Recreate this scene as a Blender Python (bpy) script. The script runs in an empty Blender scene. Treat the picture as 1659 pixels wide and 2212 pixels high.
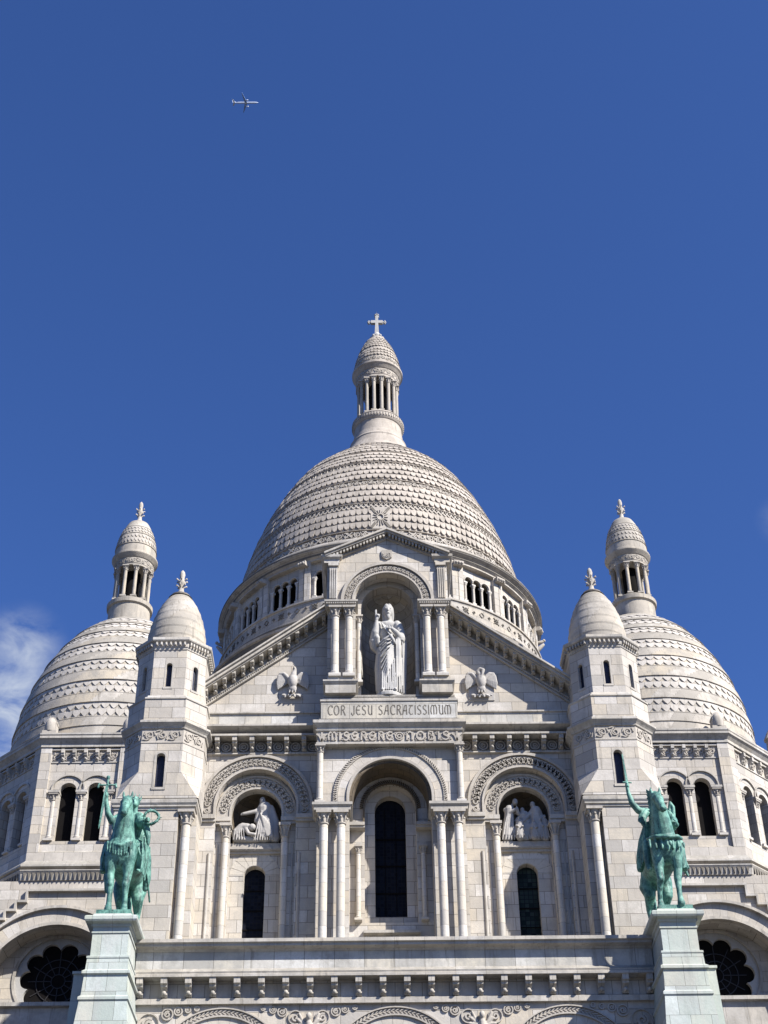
import bpy, bmesh, math, random
from mathutils import Vector, Matrix
random.seed(7)
PI = math.pi
S = bpy.context.scene
COL = S.collection

# ------------------------------------------------------------------ camera
cd = bpy.data.cameras.new("camera"); cam = bpy.data.objects.new("camera", cd); COL.objects.link(cam)
TH, RO, YA = math.radians(37.09), math.radians(-.815), math.radians(.805)
fw = Vector((math.sin(YA)*math.cos(TH), math.cos(YA)*math.cos(TH), math.sin(TH)))
ri = Vector((math.cos(YA), -math.sin(YA), 0)); up = ri.cross(fw)
r2 = ri*math.cos(RO)+up*math.sin(RO); u2 = up*math.cos(RO)-ri*math.sin(RO)
M3 = Matrix((r2, u2, -fw)).transposed()
cam.matrix_world = Matrix.Translation((-.78, -50, 0)) @ M3.to_4x4()
cd.sensor_fit = 'VERTICAL'; cd.sensor_height = 24; cd.lens = 24*3194/2212
cd.clip_start = .5; cd.clip_end = 20000
S.camera = cam

# ------------------------------------------------------------------ sky, sun, exposure
SUN_AZ, SUN_EL = math.radians(53), math.radians(40)      # azimuth to the right of the axis behind the camera
w = bpy.data.worlds.new("World"); S.world = w; w.use_nodes = True
nt = w.node_tree; nt.nodes.clear()
def N(nt, t, **k):
    n = nt.nodes.new(t)
    for a, b in k.items(): setattr(n, a, b)
    return n
out = N(nt, 'ShaderNodeOutputWorld'); bg = N(nt, 'ShaderNodeBackground'); bg.inputs['Strength'].default_value = .0555
sky = N(nt, 'ShaderNodeTexSky', sky_type='NISHITA', sun_disc=False)
sky.sun_elevation = SUN_EL; sky.sun_rotation = math.radians(180)-SUN_AZ
sky.altitude = 0; sky.air_density = 1.0; sky.dust_density = .6; sky.ozone_density = 4.5
# wisps of thin cloud low on the left and a trace on the right
tc = N(nt, 'ShaderNodeTexCoord')
mp = N(nt, 'ShaderNodeMapping'); mp.inputs['Scale'].default_value = (5, 5, 8); mp.inputs['Location'].default_value = (2.3, .4, 1.7)
nz = N(nt, 'ShaderNodeTexNoise'); nz.inputs['Scale'].default_value = 6.5; nz.inputs['Detail'].default_value = 9; nz.inputs['Roughness'].default_value = .55
nz.inputs['Distortion'].default_value = .4
nt.links.new(tc.outputs['Generated'], mp.inputs['Vector']); nt.links.new(mp.outputs[0], nz.inputs['Vector'])
def px_dir(u, v):
    return (r2*((u-829.5)/3194)+u2*((1106-v)/3194)+fw).normalized()
def math_node(op, a, b=None, c=None):
    n = N(nt, 'ShaderNodeMath', operation=op)
    for i, q in enumerate((a, b, c)):
        if q is None: continue
        if isinstance(q, (int, float)): n.inputs[i].default_value = q
        else: nt.links.new(q, n.inputs[i])
    return n.outputs[0]
def blob(u, v, rad, soft):
    d = N(nt, 'ShaderNodeVectorMath', operation='DISTANCE'); nt.links.new(tc.outputs['Generated'], d.inputs[0]); d.inputs[1].default_value = px_dir(u, v)
    m = N(nt, 'ShaderNodeMapRange'); m.interpolation_type = 'SMOOTHSTEP'
    m.inputs['From Min'].default_value = rad+soft; m.inputs['From Max'].default_value = max(rad-soft, 0)
    nt.links.new(d.outputs['Value'], m.inputs['Value']); return m.outputs[0]
b1 = math_node('MAXIMUM', blob(-5, 1540, .034, .026), math_node('MULTIPLY', blob(45, 1400, .014, .02), .8)); b2 = blob(1690, 1125, .008, .012)
cl = math_node('MULTIPLY', math_node('MAXIMUM', b1, math_node('MULTIPLY', b2, .16)),
               math_node('MULTIPLY_ADD', nz.outputs['Fac'], 2.9, -.85))
cl = math_node('MINIMUM', math_node('MAXIMUM', cl, 0), .82)
tn = N(nt, 'ShaderNodeMix', data_type='RGBA', blend_type='MULTIPLY'); tn.inputs['Factor'].default_value = 1; tn.inputs['B'].default_value = (.62, .86, 1.39, 1)   # clear-air blue
nt.links.new(sky.outputs[0], tn.inputs['A'])
mx = N(nt, 'ShaderNodeMix', data_type='RGBA'); nt.links.new(cl, mx.inputs['Factor'])
nt.links.new(tn.outputs['Result'], mx.inputs['A']); mx.inputs['B'].default_value = (5.8, 6.4, 7.3, 1)
nt.links.new(mx.outputs['Result'], bg.inputs['Color']); nt.links.new(bg.outputs[0], out.inputs[0])

sl = bpy.data.lights.new("sun", 'SUN'); so = bpy.data.objects.new("sun", sl); COL.objects.link(so)
sl.energy = 5.0; sl.angle = math.radians(.53); sl.color = (1, .955, .88)
sd = Vector((math.sin(SUN_AZ)*math.cos(SUN_EL), -math.cos(SUN_AZ)*math.cos(SUN_EL), math.sin(SUN_EL)))
so.rotation_euler = sd.to_track_quat('Z', 'Y').to_euler(); so.location = sd*200
S.view_settings.view_transform = 'Standard'; S.view_settings.look = 'None'; S.view_settings.gamma = 1
S.view_settings.use_curve_mapping = False; S.view_settings.exposure = 1.0
S.render.engine = 'CYCLES'

# ------------------------------------------------------------------ materials
def new_mat(name):
    m = bpy.data.materials.new(name); m.use_nodes = True; n = m.node_tree; n.nodes.clear()
    o = N(n, 'ShaderNodeOutputMaterial'); b = N(n, 'ShaderNodeBsdfPrincipled'); n.links.new(b.outputs[0], o.inputs[0])
    return m, n, b
def mixc(n, fac, a, b, mode='MIX'):
    x = N(n, 'ShaderNodeMix', data_type='RGBA', blend_type=mode)
    for k, q in (('Factor', fac), ('A', a), ('B', b)):
        if isinstance(q, (int, float)): x.inputs[k].default_value = q
        elif isinstance(q, tuple): x.inputs[k].default_value = q
        else: n.links.new(q, x.inputs[k])
    return x.outputs['Result']
def noise(n, scale, det=5, rough=.6, vec=None, sc=(1, 1, 1)):
    x = N(n, 'ShaderNodeTexNoise'); x.inputs['Scale'].default_value = scale; x.inputs['Detail'].default_value = det; x.inputs['Roughness'].default_value = rough
    g = N(n, 'ShaderNodeNewGeometry'); m = N(n, 'ShaderNodeMapping'); m.inputs['Scale'].default_value = sc
    n.links.new(g.outputs['Position'], m.inputs[0]); n.links.new(m.outputs[0], x.inputs['Vector'])
    return x.outputs['Fac']
def ramp(n, v, a, b, lo=0., hi=1.):
    x = N(n, 'ShaderNodeMapRange'); x.interpolation_type = 'SMOOTHSTEP'
    for k, q in (('From Min', a), ('From Max', b), ('To Min', lo), ('To Max', hi)): x.inputs[k].default_value = q
    n.links.new(v, x.inputs['Value']); return x.outputs[0]
def stone(name, base=(0.499, 0.464, 0.418), bw=.85, bh=.45, mort=.02, tint=1., grime=.35, joint=.8, green=0., bump=1., off=.5):
    m, n, b = new_mat(name)
    c1 = tuple(x for x in base)+(1,)
    vals = []
    if bw:
        uv = N(n, 'ShaderNodeUVMap')
        br = N(n, 'ShaderNodeTexBrick'); br.offset = off; n.links.new(uv.outputs[0], br.inputs['Vector'])
        br.inputs['Scale'].default_value = 1; br.inputs['Brick Width'].default_value = bw; br.inputs['Row Height'].default_value = bh
        br.inputs['Mortar Size'].default_value = mort/2; br.inputs['Mortar Smooth'].default_value = .35; br.inputs['Bias'].default_value = 0
        br.inputs['Color1'].default_value = (0, 0, 0, 1); br.inputs['Color2'].default_value = (1, 1, 1, 1); br.inputs['Mortar'].default_value = (.5, .5, .5, 1)
        bv = br.outputs['Color']
        lo = tuple(x*(1-.17*tint)*k for x, k in zip(base, (1.03, 1, .955)))+(1,)
        hi = tuple(min(x*(1+.13*tint), 1)*k for x, k in zip(base, (.985, 1, 1.03)))+(1,)
        col = mixc(n, bv, lo, hi)
        # a second, sparser choice of blocks that are warmer
        br2 = N(n, 'ShaderNodeTexBrick'); br2.offset = off; mpp = N(n, 'ShaderNodeMapping'); mpp.inputs['Location'].default_value = (bw*34, bh*58, 0)
        n.links.new(uv.outputs[0], mpp.inputs[0]); n.links.new(mpp.outputs[0], br2.inputs['Vector'])
        for k in ('Scale', 'Brick Width', 'Row Height'): br2.inputs[k].default_value = br.inputs[k].default_value
        br2.inputs['Mortar Size'].default_value = 0; br2.inputs['Bias'].default_value = 0
        br2.inputs['Color1'].default_value = (0, 0, 0, 1); br2.inputs['Color2'].default_value = (1, 1, 1, 1)
        warm = ramp(n, br2.outputs['Color'], .62, .9)
        wf = N(n, 'ShaderNodeMath', operation='MULTIPLY'); n.links.new(warm, wf.inputs[0]); wf.inputs[1].default_value = .75*tint
        col = mixc(n, wf.outputs[0], col, (base[0]*1.0, base[1]*.93, base[2]*.80, 1))
        dk = N(n, 'ShaderNodeMath', operation='MULTIPLY'); n.links.new(ramp(n, br2.outputs['Color'], .22, .06), dk.inputs[0]); dk.inputs[1].default_value = .8*tint
        col = mixc(n, dk.outputs[0], col, (base[0]*.66, base[1]*.66, base[2]*.66, 1))      # odd replaced, greyer blocks
    else: col = c1
    # blotches and rain streaks
    bl = noise(n, .9, 6, .72); f1 = ramp(n, bl, .38, .64, 0, min(grime*1.6, .95))
    col = mixc(n, f1, col, (base[0]*.62, base[1]*.62, base[2]*.62, 1))
    st = noise(n, 1.0, 5, .7, sc=(4.5, 4.5, .4)); f2 = ramp(n, st, .52, .70, 0, min(grime*1.5, .9))
    col = mixc(n, f2, col, (base[0]*.48, base[1]*.47, base[2]*.45, 1))
    fn = noise(n, 14, 4, .7); f3 = ramp(n, fn, .35, .7, 0, .36)
    col = mixc(n, f3, col, (base[0]*.72, base[1]*.71, base[2]*.69, 1))
    gn = N(n, 'ShaderNodeNewGeometry'); sx = N(n, 'ShaderNodeSeparateXYZ'); n.links.new(gn.outputs['True Normal'], sx.inputs[0])
    wz = N(n, 'ShaderNodeMath', operation='MULTIPLY'); n.links.new(ramp(n, sx.outputs['Z'], .25, .8, 0, .75), wz.inputs[0]); n.links.new(ramp(n, noise(n, 2.2, 5, .65), .3, .6, .25, 1), wz.inputs[1])
    if grime > .32 and bw: col = mixc(n, wz.outputs[0], col, (base[0]*.42, base[1]*.42, base[2]*.4, 1))     # lichen on ledges
    if green:
        g = noise(n, .8, 5, .65, sc=(1.5, 1.5, .5)); gf = ramp(n, g, .3, .62, .25*green, green)
        col = mixc(n, gf, col, (.34, .50, .43, 1))
    if bw: 
        jf = N(n, 'ShaderNodeMath', operation='MULTIPLY'); n.links.new(br.outputs['Fac'], jf.inputs[0]); jf.inputs[1].default_value = joint
        col = mixc(n, jf.outputs[0], col, (base[0]*.22, base[1]*.21, base[2]*.2, 1))
    n.links.new(col, b.inputs['Base Color']) if not isinstance(col, tuple) else None
    b.inputs['Roughness'].default_value = .88; b.inputs['Specular IOR Level'].default_value = .25
    bp = N(n, 'ShaderNodeBump'); bp.inputs['Strength'].default_value = .5; bp.inputs['Distance'].default_value = .02*bump
    h = noise(n, 9, 6, .7)
    if bw:
        hh = N(n, 'ShaderNodeMath', operation='SUBTRACT'); n.links.new(h, hh.inputs[0]); n.links.new(br.outputs['Fac'], hh.inputs[1]); h = hh.outputs[0]
    n.links.new(h, bp.inputs['Height']); n.links.new(bp.outputs[0], b.inputs['Normal'])
    return m
def plain(name, base, rough=.6, metal=0, var=.25, sc=4, spec=.5):
    m, n, b = new_mat(name)
    v = noise(n, sc, 6, .65); f = ramp(n, v, .35, .7, 0, 1)
    col = mixc(n, f, tuple(base)+(1,), tuple(x*(1-var) for x in base)+(1,))
    n.links.new(col, b.inputs['Base Color']); b.inputs['Roughness'].default_value = rough; b.inputs['Metallic'].default_value = metal
    b.inputs['Specular IOR Level'].default_value = spec
    return m
STONE = stone("travertine_blocks")
LARGE = stone("travertine_large_blocks", bw=1.0, bh=.62, grime=.5, base=(0.487, 0.470, 0.435))
PORT = stone("portico_stone", bw=.95, bh=3.0, off=0, base=(0.49, 0.475, 0.44), grime=.8)
TRIM = stone("moulded_stone", base=(0.476, 0.447, 0.406), bw=.95, bh=50, mort=.015, joint=.5, grime=.6, tint=.6, off=0)
CARVE = stone("carved_stone", base=(.42, .385, .34), bw=0, grime=.35)
DOME = stone("dome_stone", base=(.425, .38, .33), bw=0, grime=.5)
DOMEB = stone("side_dome_stone", base=(.45, .415, .365), bw=1.1, bh=60, mort=.02, joint=.45, grime=.6, tint=1.1)
SHAFT = stone("column_stone", base=(0.522, 0.493, 0.452), bw=50, bh=.52, mort=.018, joint=.5, grime=.2, tint=.9)
MARBLE = stone("statue_marble", base=(.41, .40, .385), bw=0, grime=.22)
PED = stone("stained_pedestal_stone", base=(.46, .46, .44), bw=.62, bh=.9, mort=.014, grime=.3, green=.26)
PANEL_SHADE = stone("panel_shade_stone", base=(.21, .195, .175), bw=0, grime=.4)
DIRT_SHADE = stone("weathered_and_shade_stone", base=(.16, .145, .125), bw=0, grime=.3)  # dark tone for dirt; on the drum fillets also painted shade
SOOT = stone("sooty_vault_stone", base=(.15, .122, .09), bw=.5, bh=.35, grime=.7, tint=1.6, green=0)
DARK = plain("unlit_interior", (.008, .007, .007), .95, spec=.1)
PAVE = stone("pale_paving", base=(.12, .113, .105), bw=1.2, bh=.6)
ZINC = plain("slate_roof", (.12, .12, .12), .7)
def bronze():
    m, n, b = new_mat("verdigris_bronze")
    v = noise(n, 3.2, 7, .75); col = mixc(n, ramp(n, v, .38, .62), (.15, .33, .265, 1), (.035, .115, .10, 1))
    s = noise(n, 3, 6, .75, sc=(3, 3, .5)); col = mixc(n, ramp(n, s, .50, .63, 0, .92), col, (.02, .055, .05, 1))
    p = noise(n, 16, 3, .6); col = mixc(n, ramp(n, p, .55, .75, 0, .5), col, (.26, .44, .37, 1))
    n.links.new(col, b.inputs['Base Color']); b.inputs['Roughness'].default_value = .62; b.inputs['Metallic'].default_value = 0
    bp = N(n, 'ShaderNodeBump'); bp.inputs['Strength'].default_value = .4; bp.inputs['Distance'].default_value = .02
    n.links.new(noise(n, 11, 6, .7), bp.inputs['Height']); n.links.new(bp.outputs[0], b.inputs['Normal'])
    return m
BRONZE = bronze()
def glass(name, a, c, bw=.13, bh=.13, spec=.06):
    m, n, b = new_mat(name)
    uv = N(n, 'ShaderNodeUVMap'); br = N(n, 'ShaderNodeTexBrick'); br.offset = 0; n.links.new(uv.outputs[0], br.inputs['Vector'])
    br.inputs['Scale'].default_value = 1; br.inputs['Brick Width'].default_value = bw; br.inputs['Row Height'].default_value = bh
    br.inputs['Mortar Size'].default_value = .012; br.inputs['Color1'].default_value = tuple(a)+(1,); br.inputs['Color2'].default_value = tuple(c)+(1,)
    br.inputs['Mortar'].default_value = (.012, .012, .014, 1)
    n.links.new(br.outputs['Color'], b.inputs['Base Color']); b.inputs['Roughness'].default_value = .5; b.inputs['Specular IOR Level'].default_value = spec
    bp = N(n, 'ShaderNodeBump'); bp.inputs['Strength'].default_value = .6; bp.inputs['Distance'].default_value = .02
    n.links.new(noise(n, 20, 2, .5), bp.inputs['Height']); n.links.new(bp.outputs[0], b.inputs['Normal'])
    return m
GLASS = glass("leaded_dark_glass", (.004, .005, .009), (.010, .012, .02))
GLASSG = glass("greenish_leaded_glass", (.006, .012, .011), (.035, .05, .043), .16, .16)
SKYGL = glass("blue_reflecting_glass", (.008, .011, .03), (.012, .016, .04), .5, .5, .3)

# ------------------------------------------------------------------ mesh helpers
def attach(o, p):                           # parent without moving
    o.parent = p
    if p.type == 'EMPTY': o.matrix_parent_inverse = Matrix.Translation(-p.location)
    return o
GM = [None]
class MB:
    def __init__(s): s.v = []; s.f = []; s.sm = []; s.uv = []; s.T = None; s.G = GM[0]
    def add(s, vs, fs, smooth=False, uvs=None, raw=False):
        o = len(s.v)
        for p in vs:
            p = Vector(p)
            if s.T is not None: p = s.T @ p
            s.v.append(s.G @ p if s.G is not None else p)
        for i, f in enumerate(fs):
            s.f.append(tuple(o+k for k in f)); s.sm.append(smooth); s.uv.append(uvs[i] if uvs else None)
    def box(s, x0, x1, y0, y1, z0, z1):
        s.add([(x0, y0, z0), (x1, y0, z0), (x1, y1, z0), (x0, y1, z0), (x0, y0, z1), (x1, y0, z1), (x1, y1, z1), (x0, y1, z1)],
              [(0, 1, 5, 4), (1, 2, 6, 5), (2, 3, 7, 6), (3, 0, 4, 7), (4, 5, 6, 7), (3, 2, 1, 0)])
    def prism(s, pts, y0, y1):           # polygon in x,z (counter-clockwise seen from the front), extruded back
        n = len(pts)
        s.add([(x, y0, z) for x, z in pts]+[(x, y1, z) for x, z in pts],
              [tuple(range(n)), tuple(range(2*n-1, n-1, -1))]+[((i+1) % n, i, n+i, n+(i+1) % n) for i in range(n)])
    def xprism(s, pts, x0, x1):          # polygon in y,z extruded along x
        n = len(pts)
        s.add([(x0, y, z) for y, z in pts]+[(x1, y, z) for y, z in pts],
              [tuple(range(n-1, -1, -1)), tuple(range(n, 2*n))]+[(i, (i+1) % n, n+(i+1) % n, n+i) for i in range(n)])
    def lathe(s, cx, cy, prof, seg=32, crease=True, a0=0., a1=2*PI, smooth=True, uvr=None):
        full = abs(a1-a0-2*PI) < 1e-6
        n = seg if full else seg+1
        def ring(r, z): return [(cx+r*math.cos(a0+(a1-a0)*i/seg), cy+r*math.sin(a0+(a1-a0)*i/seg), z) for i in range(n)]
        L = 0
        if not crease:
            vs = [p for r, z in prof for p in ring(r, z)]; fs = []; us = []
            for k in range(len(prof)-1):
                (ra, za), (rb, zb) = prof[k], prof[k+1]; dl = math.hypot(rb-ra, zb-za); R = uvr or max(ra, rb)
                for i in range(seg):
                    j = (i+1) % n
                    fs.append((k*n+i, k*n+j, (k+1)*n+j, (k+1)*n+i)); a, b = (a1-a0)*i/seg*R, (a1-a0)*(i+1)/seg*R
                    us.append([(a, L), (b, L), (b, L+dl), (a, L+dl)])
                L += dl
            s.add(vs, fs, smooth, us); return
        for k in range(len(prof)-1):
            (ra, za), (rb, zb) = prof[k], prof[k+1]; dl = math.hypot(rb-ra, zb-za); R = uvr or max(ra, rb)
            fs = []; us = []
            for i in range(seg):
                j = (i+1) % n; a, b = (a1-a0)*i/seg*R, (a1-a0)*(i+1)/seg*R
                fs.append((i, j, n+j, n+i)); us.append([(a, za), (b, za), (b, za+dl), (a, za+dl)])
            s.add(ring(ra, za)+ring(rb, zb), fs, smooth, us)
    def loft(s, path, prof, closed=True, caps=False, smooth=False):
        # path: plan polygon, outward normal to the right of travel (counter-clockwise polygon); prof: (offset outward, z)
        n = len(path); rings = []
        P = [Vector(p) for p in path]
        def nrm(a, b): d = (b-a).normalized(); return Vector((d.y, -d.x))
        offs = []
        for i in range(n):
            if closed or 0 < i < n-1:
                n1 = nrm(P[i-1], P[i]); n2 = nrm(P[i], P[(i+1) % n]); m = (n1+n2); m = m/max(m.dot(n1), .2)
            elif i == 0: m = nrm(P[0], P[1])
            else: m = nrm(P[-2], P[-1])
            offs.append(m)
        for k in range(len(prof)-1):
            vs = []; 
            for o, z in (prof[k], prof[k+1]): vs += [(P[i].x+offs[i].x*o, P[i].y+offs[i].y*o, z) for i in range(n)]
            s.add(vs, [(i, (i+1) % n, n+(i+1) % n, n+i) for i in range(n if closed else n-1)], smooth)
        if caps:
            for (o, z), rev in ((prof[0], True), (prof[-1], False)):
                vs = [(P[i].x+offs[i].x*o, P[i].y+offs[i].y*o, z) for i in range(n)]
                s.add(vs, [tuple(range(n))[::-1] if rev else tuple(range(n))])
        if not closed:
            for i, rev in ((0, False), (n-1, True)):
                vs = [(P[i].x+offs[i].x*o, P[i].y+offs[i].y*o, z) for o, z in prof]+[(P[i].x, P[i].y, prof[-1][1]), (P[i].x, P[i].y, prof[0][1])]
                q = tuple(range(len(vs))); s.add(vs, [q[::-1] if rev else q])
    def sphere(s, c, r, seg=10, rings=6, sc=(1, 1, 1), rot=None):
        vs = []; fs = []
        for j in range(rings+1):
            t = PI*j/rings
            for i in range(seg):
                a = 2*PI*i/seg; p = Vector((math.sin(t)*math.cos(a)*r*sc[0], math.sin(t)*math.sin(a)*r*sc[1], math.cos(t)*r*sc[2]))
                if rot is not None: p = rot @ p
                vs.append(Vector(c)+p)
        for j in range(rings):
            for i in range(seg):
                k = (i+1) % seg; fs.append((j*seg+i, (j+1)*seg+i, (j+1)*seg+k, j*seg+k))
        s.add(vs, fs, True)
    def cone(s, a, b, ra, rb, seg=10):      # tapered capsule between two points
        a, b = Vector(a), Vector(b); d = b-a
        if d.length < 1e-5: s.sphere(a, ra); return
        q = d.to_track_quat('Z', 'Y').to_matrix()
        vs = []; L = d.length
        prof = [(-ra, 0), (-ra*.7, ra*.7), (0, ra), (L, rb), (L+rb*.7, rb*.7), (L+rb, 0)]
        for z, r in prof: vs += [a+q @ Vector((r*math.cos(2*PI*i/seg), r*math.sin(2*PI*i/seg), z)) for i in range(seg)]
        fs = [(k*seg+i, k*seg+(i+1) % seg, (k+1)*seg+(i+1) % seg, (k+1)*seg+i) for k in range(5) for i in range(seg)]
        s.add(vs, fs, True)
    def chain(s, pts, seg=10):              # [(x,y,z,r),...]
        for p, q in zip(pts[:-1], pts[1:]): s.cone(p[:3], q[:3], p[3], q[3], seg)
    def ribbon(s, pts, wd, dp, fn=None, closed=False, y=0.):
        # flat raised strip following points (x,z) on a face at depth y; fn maps (x, z, outward) to space
        fn = fn or (lambda x, z, o: (x, y-o, z))
        n = len(pts); L = []; R = []
        for i in range(n):
            a = pts[i-1] if (i > 0 or closed) else pts[i]; b = pts[(i+1) % n] if (i < n-1 or closed) else pts[i]
            dx, dz = b[0]-a[0], b[1]-a[1]; l = math.hypot(dx, dz) or 1; nx, nz = -dz/l*wd/2, dx/l*wd/2
            L.append((pts[i][0]+nx, pts[i][1]+nz)); R.append((pts[i][0]-nx, pts[i][1]-nz))
        vs = [fn(p[0], p[1], dp) for p in L]+[fn(p[0], p[1], dp) for p in R]+[fn(p[0], p[1], 0) for p in L]+[fn(p[0], p[1], 0) for p in R]
        fs = []
        for i in range(n if closed else n-1):
            j = (i+1) % n
            fs += [(n+i, n+j, j, i), (i, j, 2*n+j, 2*n+i), (n+j, n+i, 3*n+i, 3*n+j)]
        if not closed: fs += [(0, n, 3*n, 2*n)[::-1], (n-1, 2*n-1, 4*n-1, 3*n-1)]
        s.add(vs, fs)
    def build(s, name, mat, parent=None, mods=None):
        me = bpy.data.meshes.new(name); me.from_pydata([tuple(p) for p in s.v], [], s.f)
        me.materials.append(mat)
        uvl = me.uv_layers.new(name="uv"); V = s.v
        data = [0.]*(2*len(me.loops)); li = 0
        for k, f in enumerate(s.f):
            u = s.uv[k]
            if u is None:
                p0 = V[f[0]]; nn = Vector((0, 0, 0))
                for i in range(1, len(f)-1): nn += (V[f[i]]-p0).cross(V[f[i+1]]-p0)
                if nn.length < 1e-12: nn = Vector((0, -1, 0))
                nn.normalize()
                if abs(nn.z) > .85: u = [(V[i].x, V[i].y) for i in f]
                else:
                    t = Vector((-nn.y, nn.x, 0)).normalized(); u = [(V[i].dot(t), V[i].z) for i in f]
            for q in u: data[li] = q[0]; data[li+1] = q[1]; li += 2
        uvl.data.foreach_set('uv', data)
        me.polygons.foreach_set('use_smooth', s.sm); me.update()
        o = bpy.data.objects.new(name, me); COL.objects.link(o)
        if parent is not None: attach(o, parent)
        return o
def thing(name, label, cat, loc=(0, 0, 0), group=None):
    o = bpy.data.objects.new(name, None); COL.objects.link(o); o.location = loc
    o.empty_display_size = .5
    tag(o, label, cat, group); return o
def tag(o, label=None, cat=None, group=None, kind=None):
    for k, v in (('label', label), ('category', cat), ('group', group), ('kind', kind)):
        if v: o[k] = v
    return o
def remesh(mb, name, mat, parent, vox=.03, smooth=2, fac=.5):
    o = mb.build(name, mat, None)
    m = o.modifiers.new("r", 'REMESH'); m.mode = 'VOXEL'; m.voxel_size = vox; m.use_smooth_shade = True
    m2 = o.modifiers.new("s", 'SMOOTH'); m2.factor = fac; m2.iterations = smooth
    dg = bpy.context.evaluated_depsgraph_get(); me = bpy.data.meshes.new_from_object(o.evaluated_get(dg))
    o.modifiers.clear(); o.data = me; me.name = name
    for p in me.polygons: p.use_smooth = True
    if not me.materials: me.materials.append(mat)
    if parent is not None: attach(o, parent)
    return o
def frame(p0, p1):                          # local x along p0->p1, outward = -y local, z up, origin at the middle
    a, b = Vector((p0[0], p0[1], 0)), Vector((p1[0], p1[1], 0)); x = (b-a).normalized(); y = Vector((-x.y, x.x, 0))
    M = Matrix((x, y, Vector((0, 0, 1)))).transposed().to_4x4(); M.translation = (a+b)/2; return M, (b-a).length
def arc(cx, cz, r, n=16, a0=0., a1=PI): return [(cx+r*math.cos(a0+(a1-a0)*i/n), cz+r*math.sin(a0+(a1-a0)*i/n)) for i in range(n+1)]
def wall(mb, x0, x1, z0, z1, y, dp, ops, n=16, back=False):
    # wall face at depth y with arched openings [(cx, half width, bottom, spring)], reveals going back dp; z1 may be a function of x
    top = z1 if callable(z1) else (lambda x: z1)
    ops = sorted(ops); xs = x0
    def col(a, b, za, zb0, zb1=None):
        zb1 = zb0 if zb1 is None else zb1
        mb.add([(a, y, za), (b, y, za), (b, y, zb1), (a, y, zb0)], [(0, 1, 2, 3)])
    def strip(a, b, z):
        if b-a < 1e-5: return
        br = [a]+([0.] if a < 0 < b and callable(z1) else [])+[b]
        for p, q in zip(br[:-1], br[1:]): col(p, q, z, top(p), top(q))
    for cx, hw, zb, zs in ops:
        strip(xs, cx-hw, z0)
        if zb > z0+1e-5: col(cx-hw, cx+hw, z0, zb)
        pts = arc(cx, zs, hw, n)[::-1]
        for p, q in zip(pts[:-1], pts[1:]):
            mb.add([(p[0], y, p[1]), (q[0], y, q[1]), (q[0], y, top(q[0])), (p[0], y, top(p[0]))], [(0, 1, 2, 3)])
        L = [(cx-hw, zb)]+pts+[(cx+hw, zb)]
        mb.add([(a, y, z) for a, z in L]+[(a, y+dp, z) for a, z in L], [(i+1, i, len(L)+i, len(L)+i+1) for i in range(len(L)-1)]+([(0, len(L)-1, 2*len(L)-1, len(L))] if zb > z0+1e-5 else []))
        xs = cx+hw
    strip(xs, x1, z0)
def ring(mb, cx, cz, r0, r1, y0, y1, n=28, leg=0.):   # archivolt: half ring with straight legs of length leg
    A = [(cx+r1, cz-leg)]*(leg > 0)+arc(cx, cz, r1, n)+[(cx-r1, cz-leg)]*(leg > 0)
    B = [(cx+r0, cz-leg)]*(leg > 0)+arc(cx, cz, r0, n)+[(cx-r0, cz-leg)]*(leg > 0)
    m = len(A); rr = (r0+r1)/2; us = []; fs = []
    vs = [(x, y0, z) for x, z in A]+[(x, y0, z) for x, z in B]+[(x, y1, z) for x, z in A]+[(x, y1, z) for x, z in B]
    s = 0
    for i in range(m-1):
        d = math.hypot(A[i+1][0]-A[i][0], A[i+1][1]-A[i][1])*rr/r1
        fs.append((i, m+i, m+i+1, i+1)); us.append([(s, r1), (s, r0), (s+d, r0), (s+d, r1)])
        fs.append((i+1, 2*m+i+1, 2*m+i, i)); us.append([(s+d, 0), (s+d, 1), (s, 1), (s, 0)])
        fs.append((m+i, 3*m+i, 3*m+i+1, m+i+1)); us.append([(s, 0), (s, 1), (s+d, 1), (s+d, 0)])
        s += d
    fs += [(0, 2*m, 3*m, m), (m-1, 2*m-1, 4*m-1, 3*m-1)]; us += [None, None]
    o = len(mb.f); mb.add(vs, fs, False, None)
    for k, u in enumerate(us): mb.uv[o+k] = u
def panel(mb, cx, hw, zb, zs, y, n=14):               # flat arched pane
    mb.add([(cx-hw, y, zb), (cx+hw, y, zb)]+[(x, y, z) for x, z in arc(cx, zs, hw, n)], [tuple(range(n+3))])
def curl(mb, fn, x, z, r, dp=.03, wd=None, turn=1.6, flip=1, ph=0.):
    n = 14; pts = []
    for i in range(n+1):
        t = i/n; a = ph+flip*t*turn*2*PI; q = r*(1-.72*t); pts.append((x+q*math.cos(a), z+q*math.sin(a)))
    mb.ribbon(pts, wd or r*.26, dp, fn)
def leafy(mb, fn, x, z, h, dp=.03, lean=0.):
    for k in (-1, 0, 1):
        mb.ribbon([(x, z), (x+k*h*.22+lean*h*.4, z+h*.55), (x+k*h*.5+lean*h*.8, z+h*(.95 if k == 0 else .8))], h*.16, dp, fn)
def planar(y, T=None):
    return lambda a, b, o: (a, y-o, b)
def polar(cx, cz, y, leg=0.):            # x = distance along the arc from its right foot at radius z
    def f(a, r, o):                      # a is an angle in radians
        return (cx+r*math.cos(a), y-o, cz+r*math.sin(a))
    return f
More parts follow.
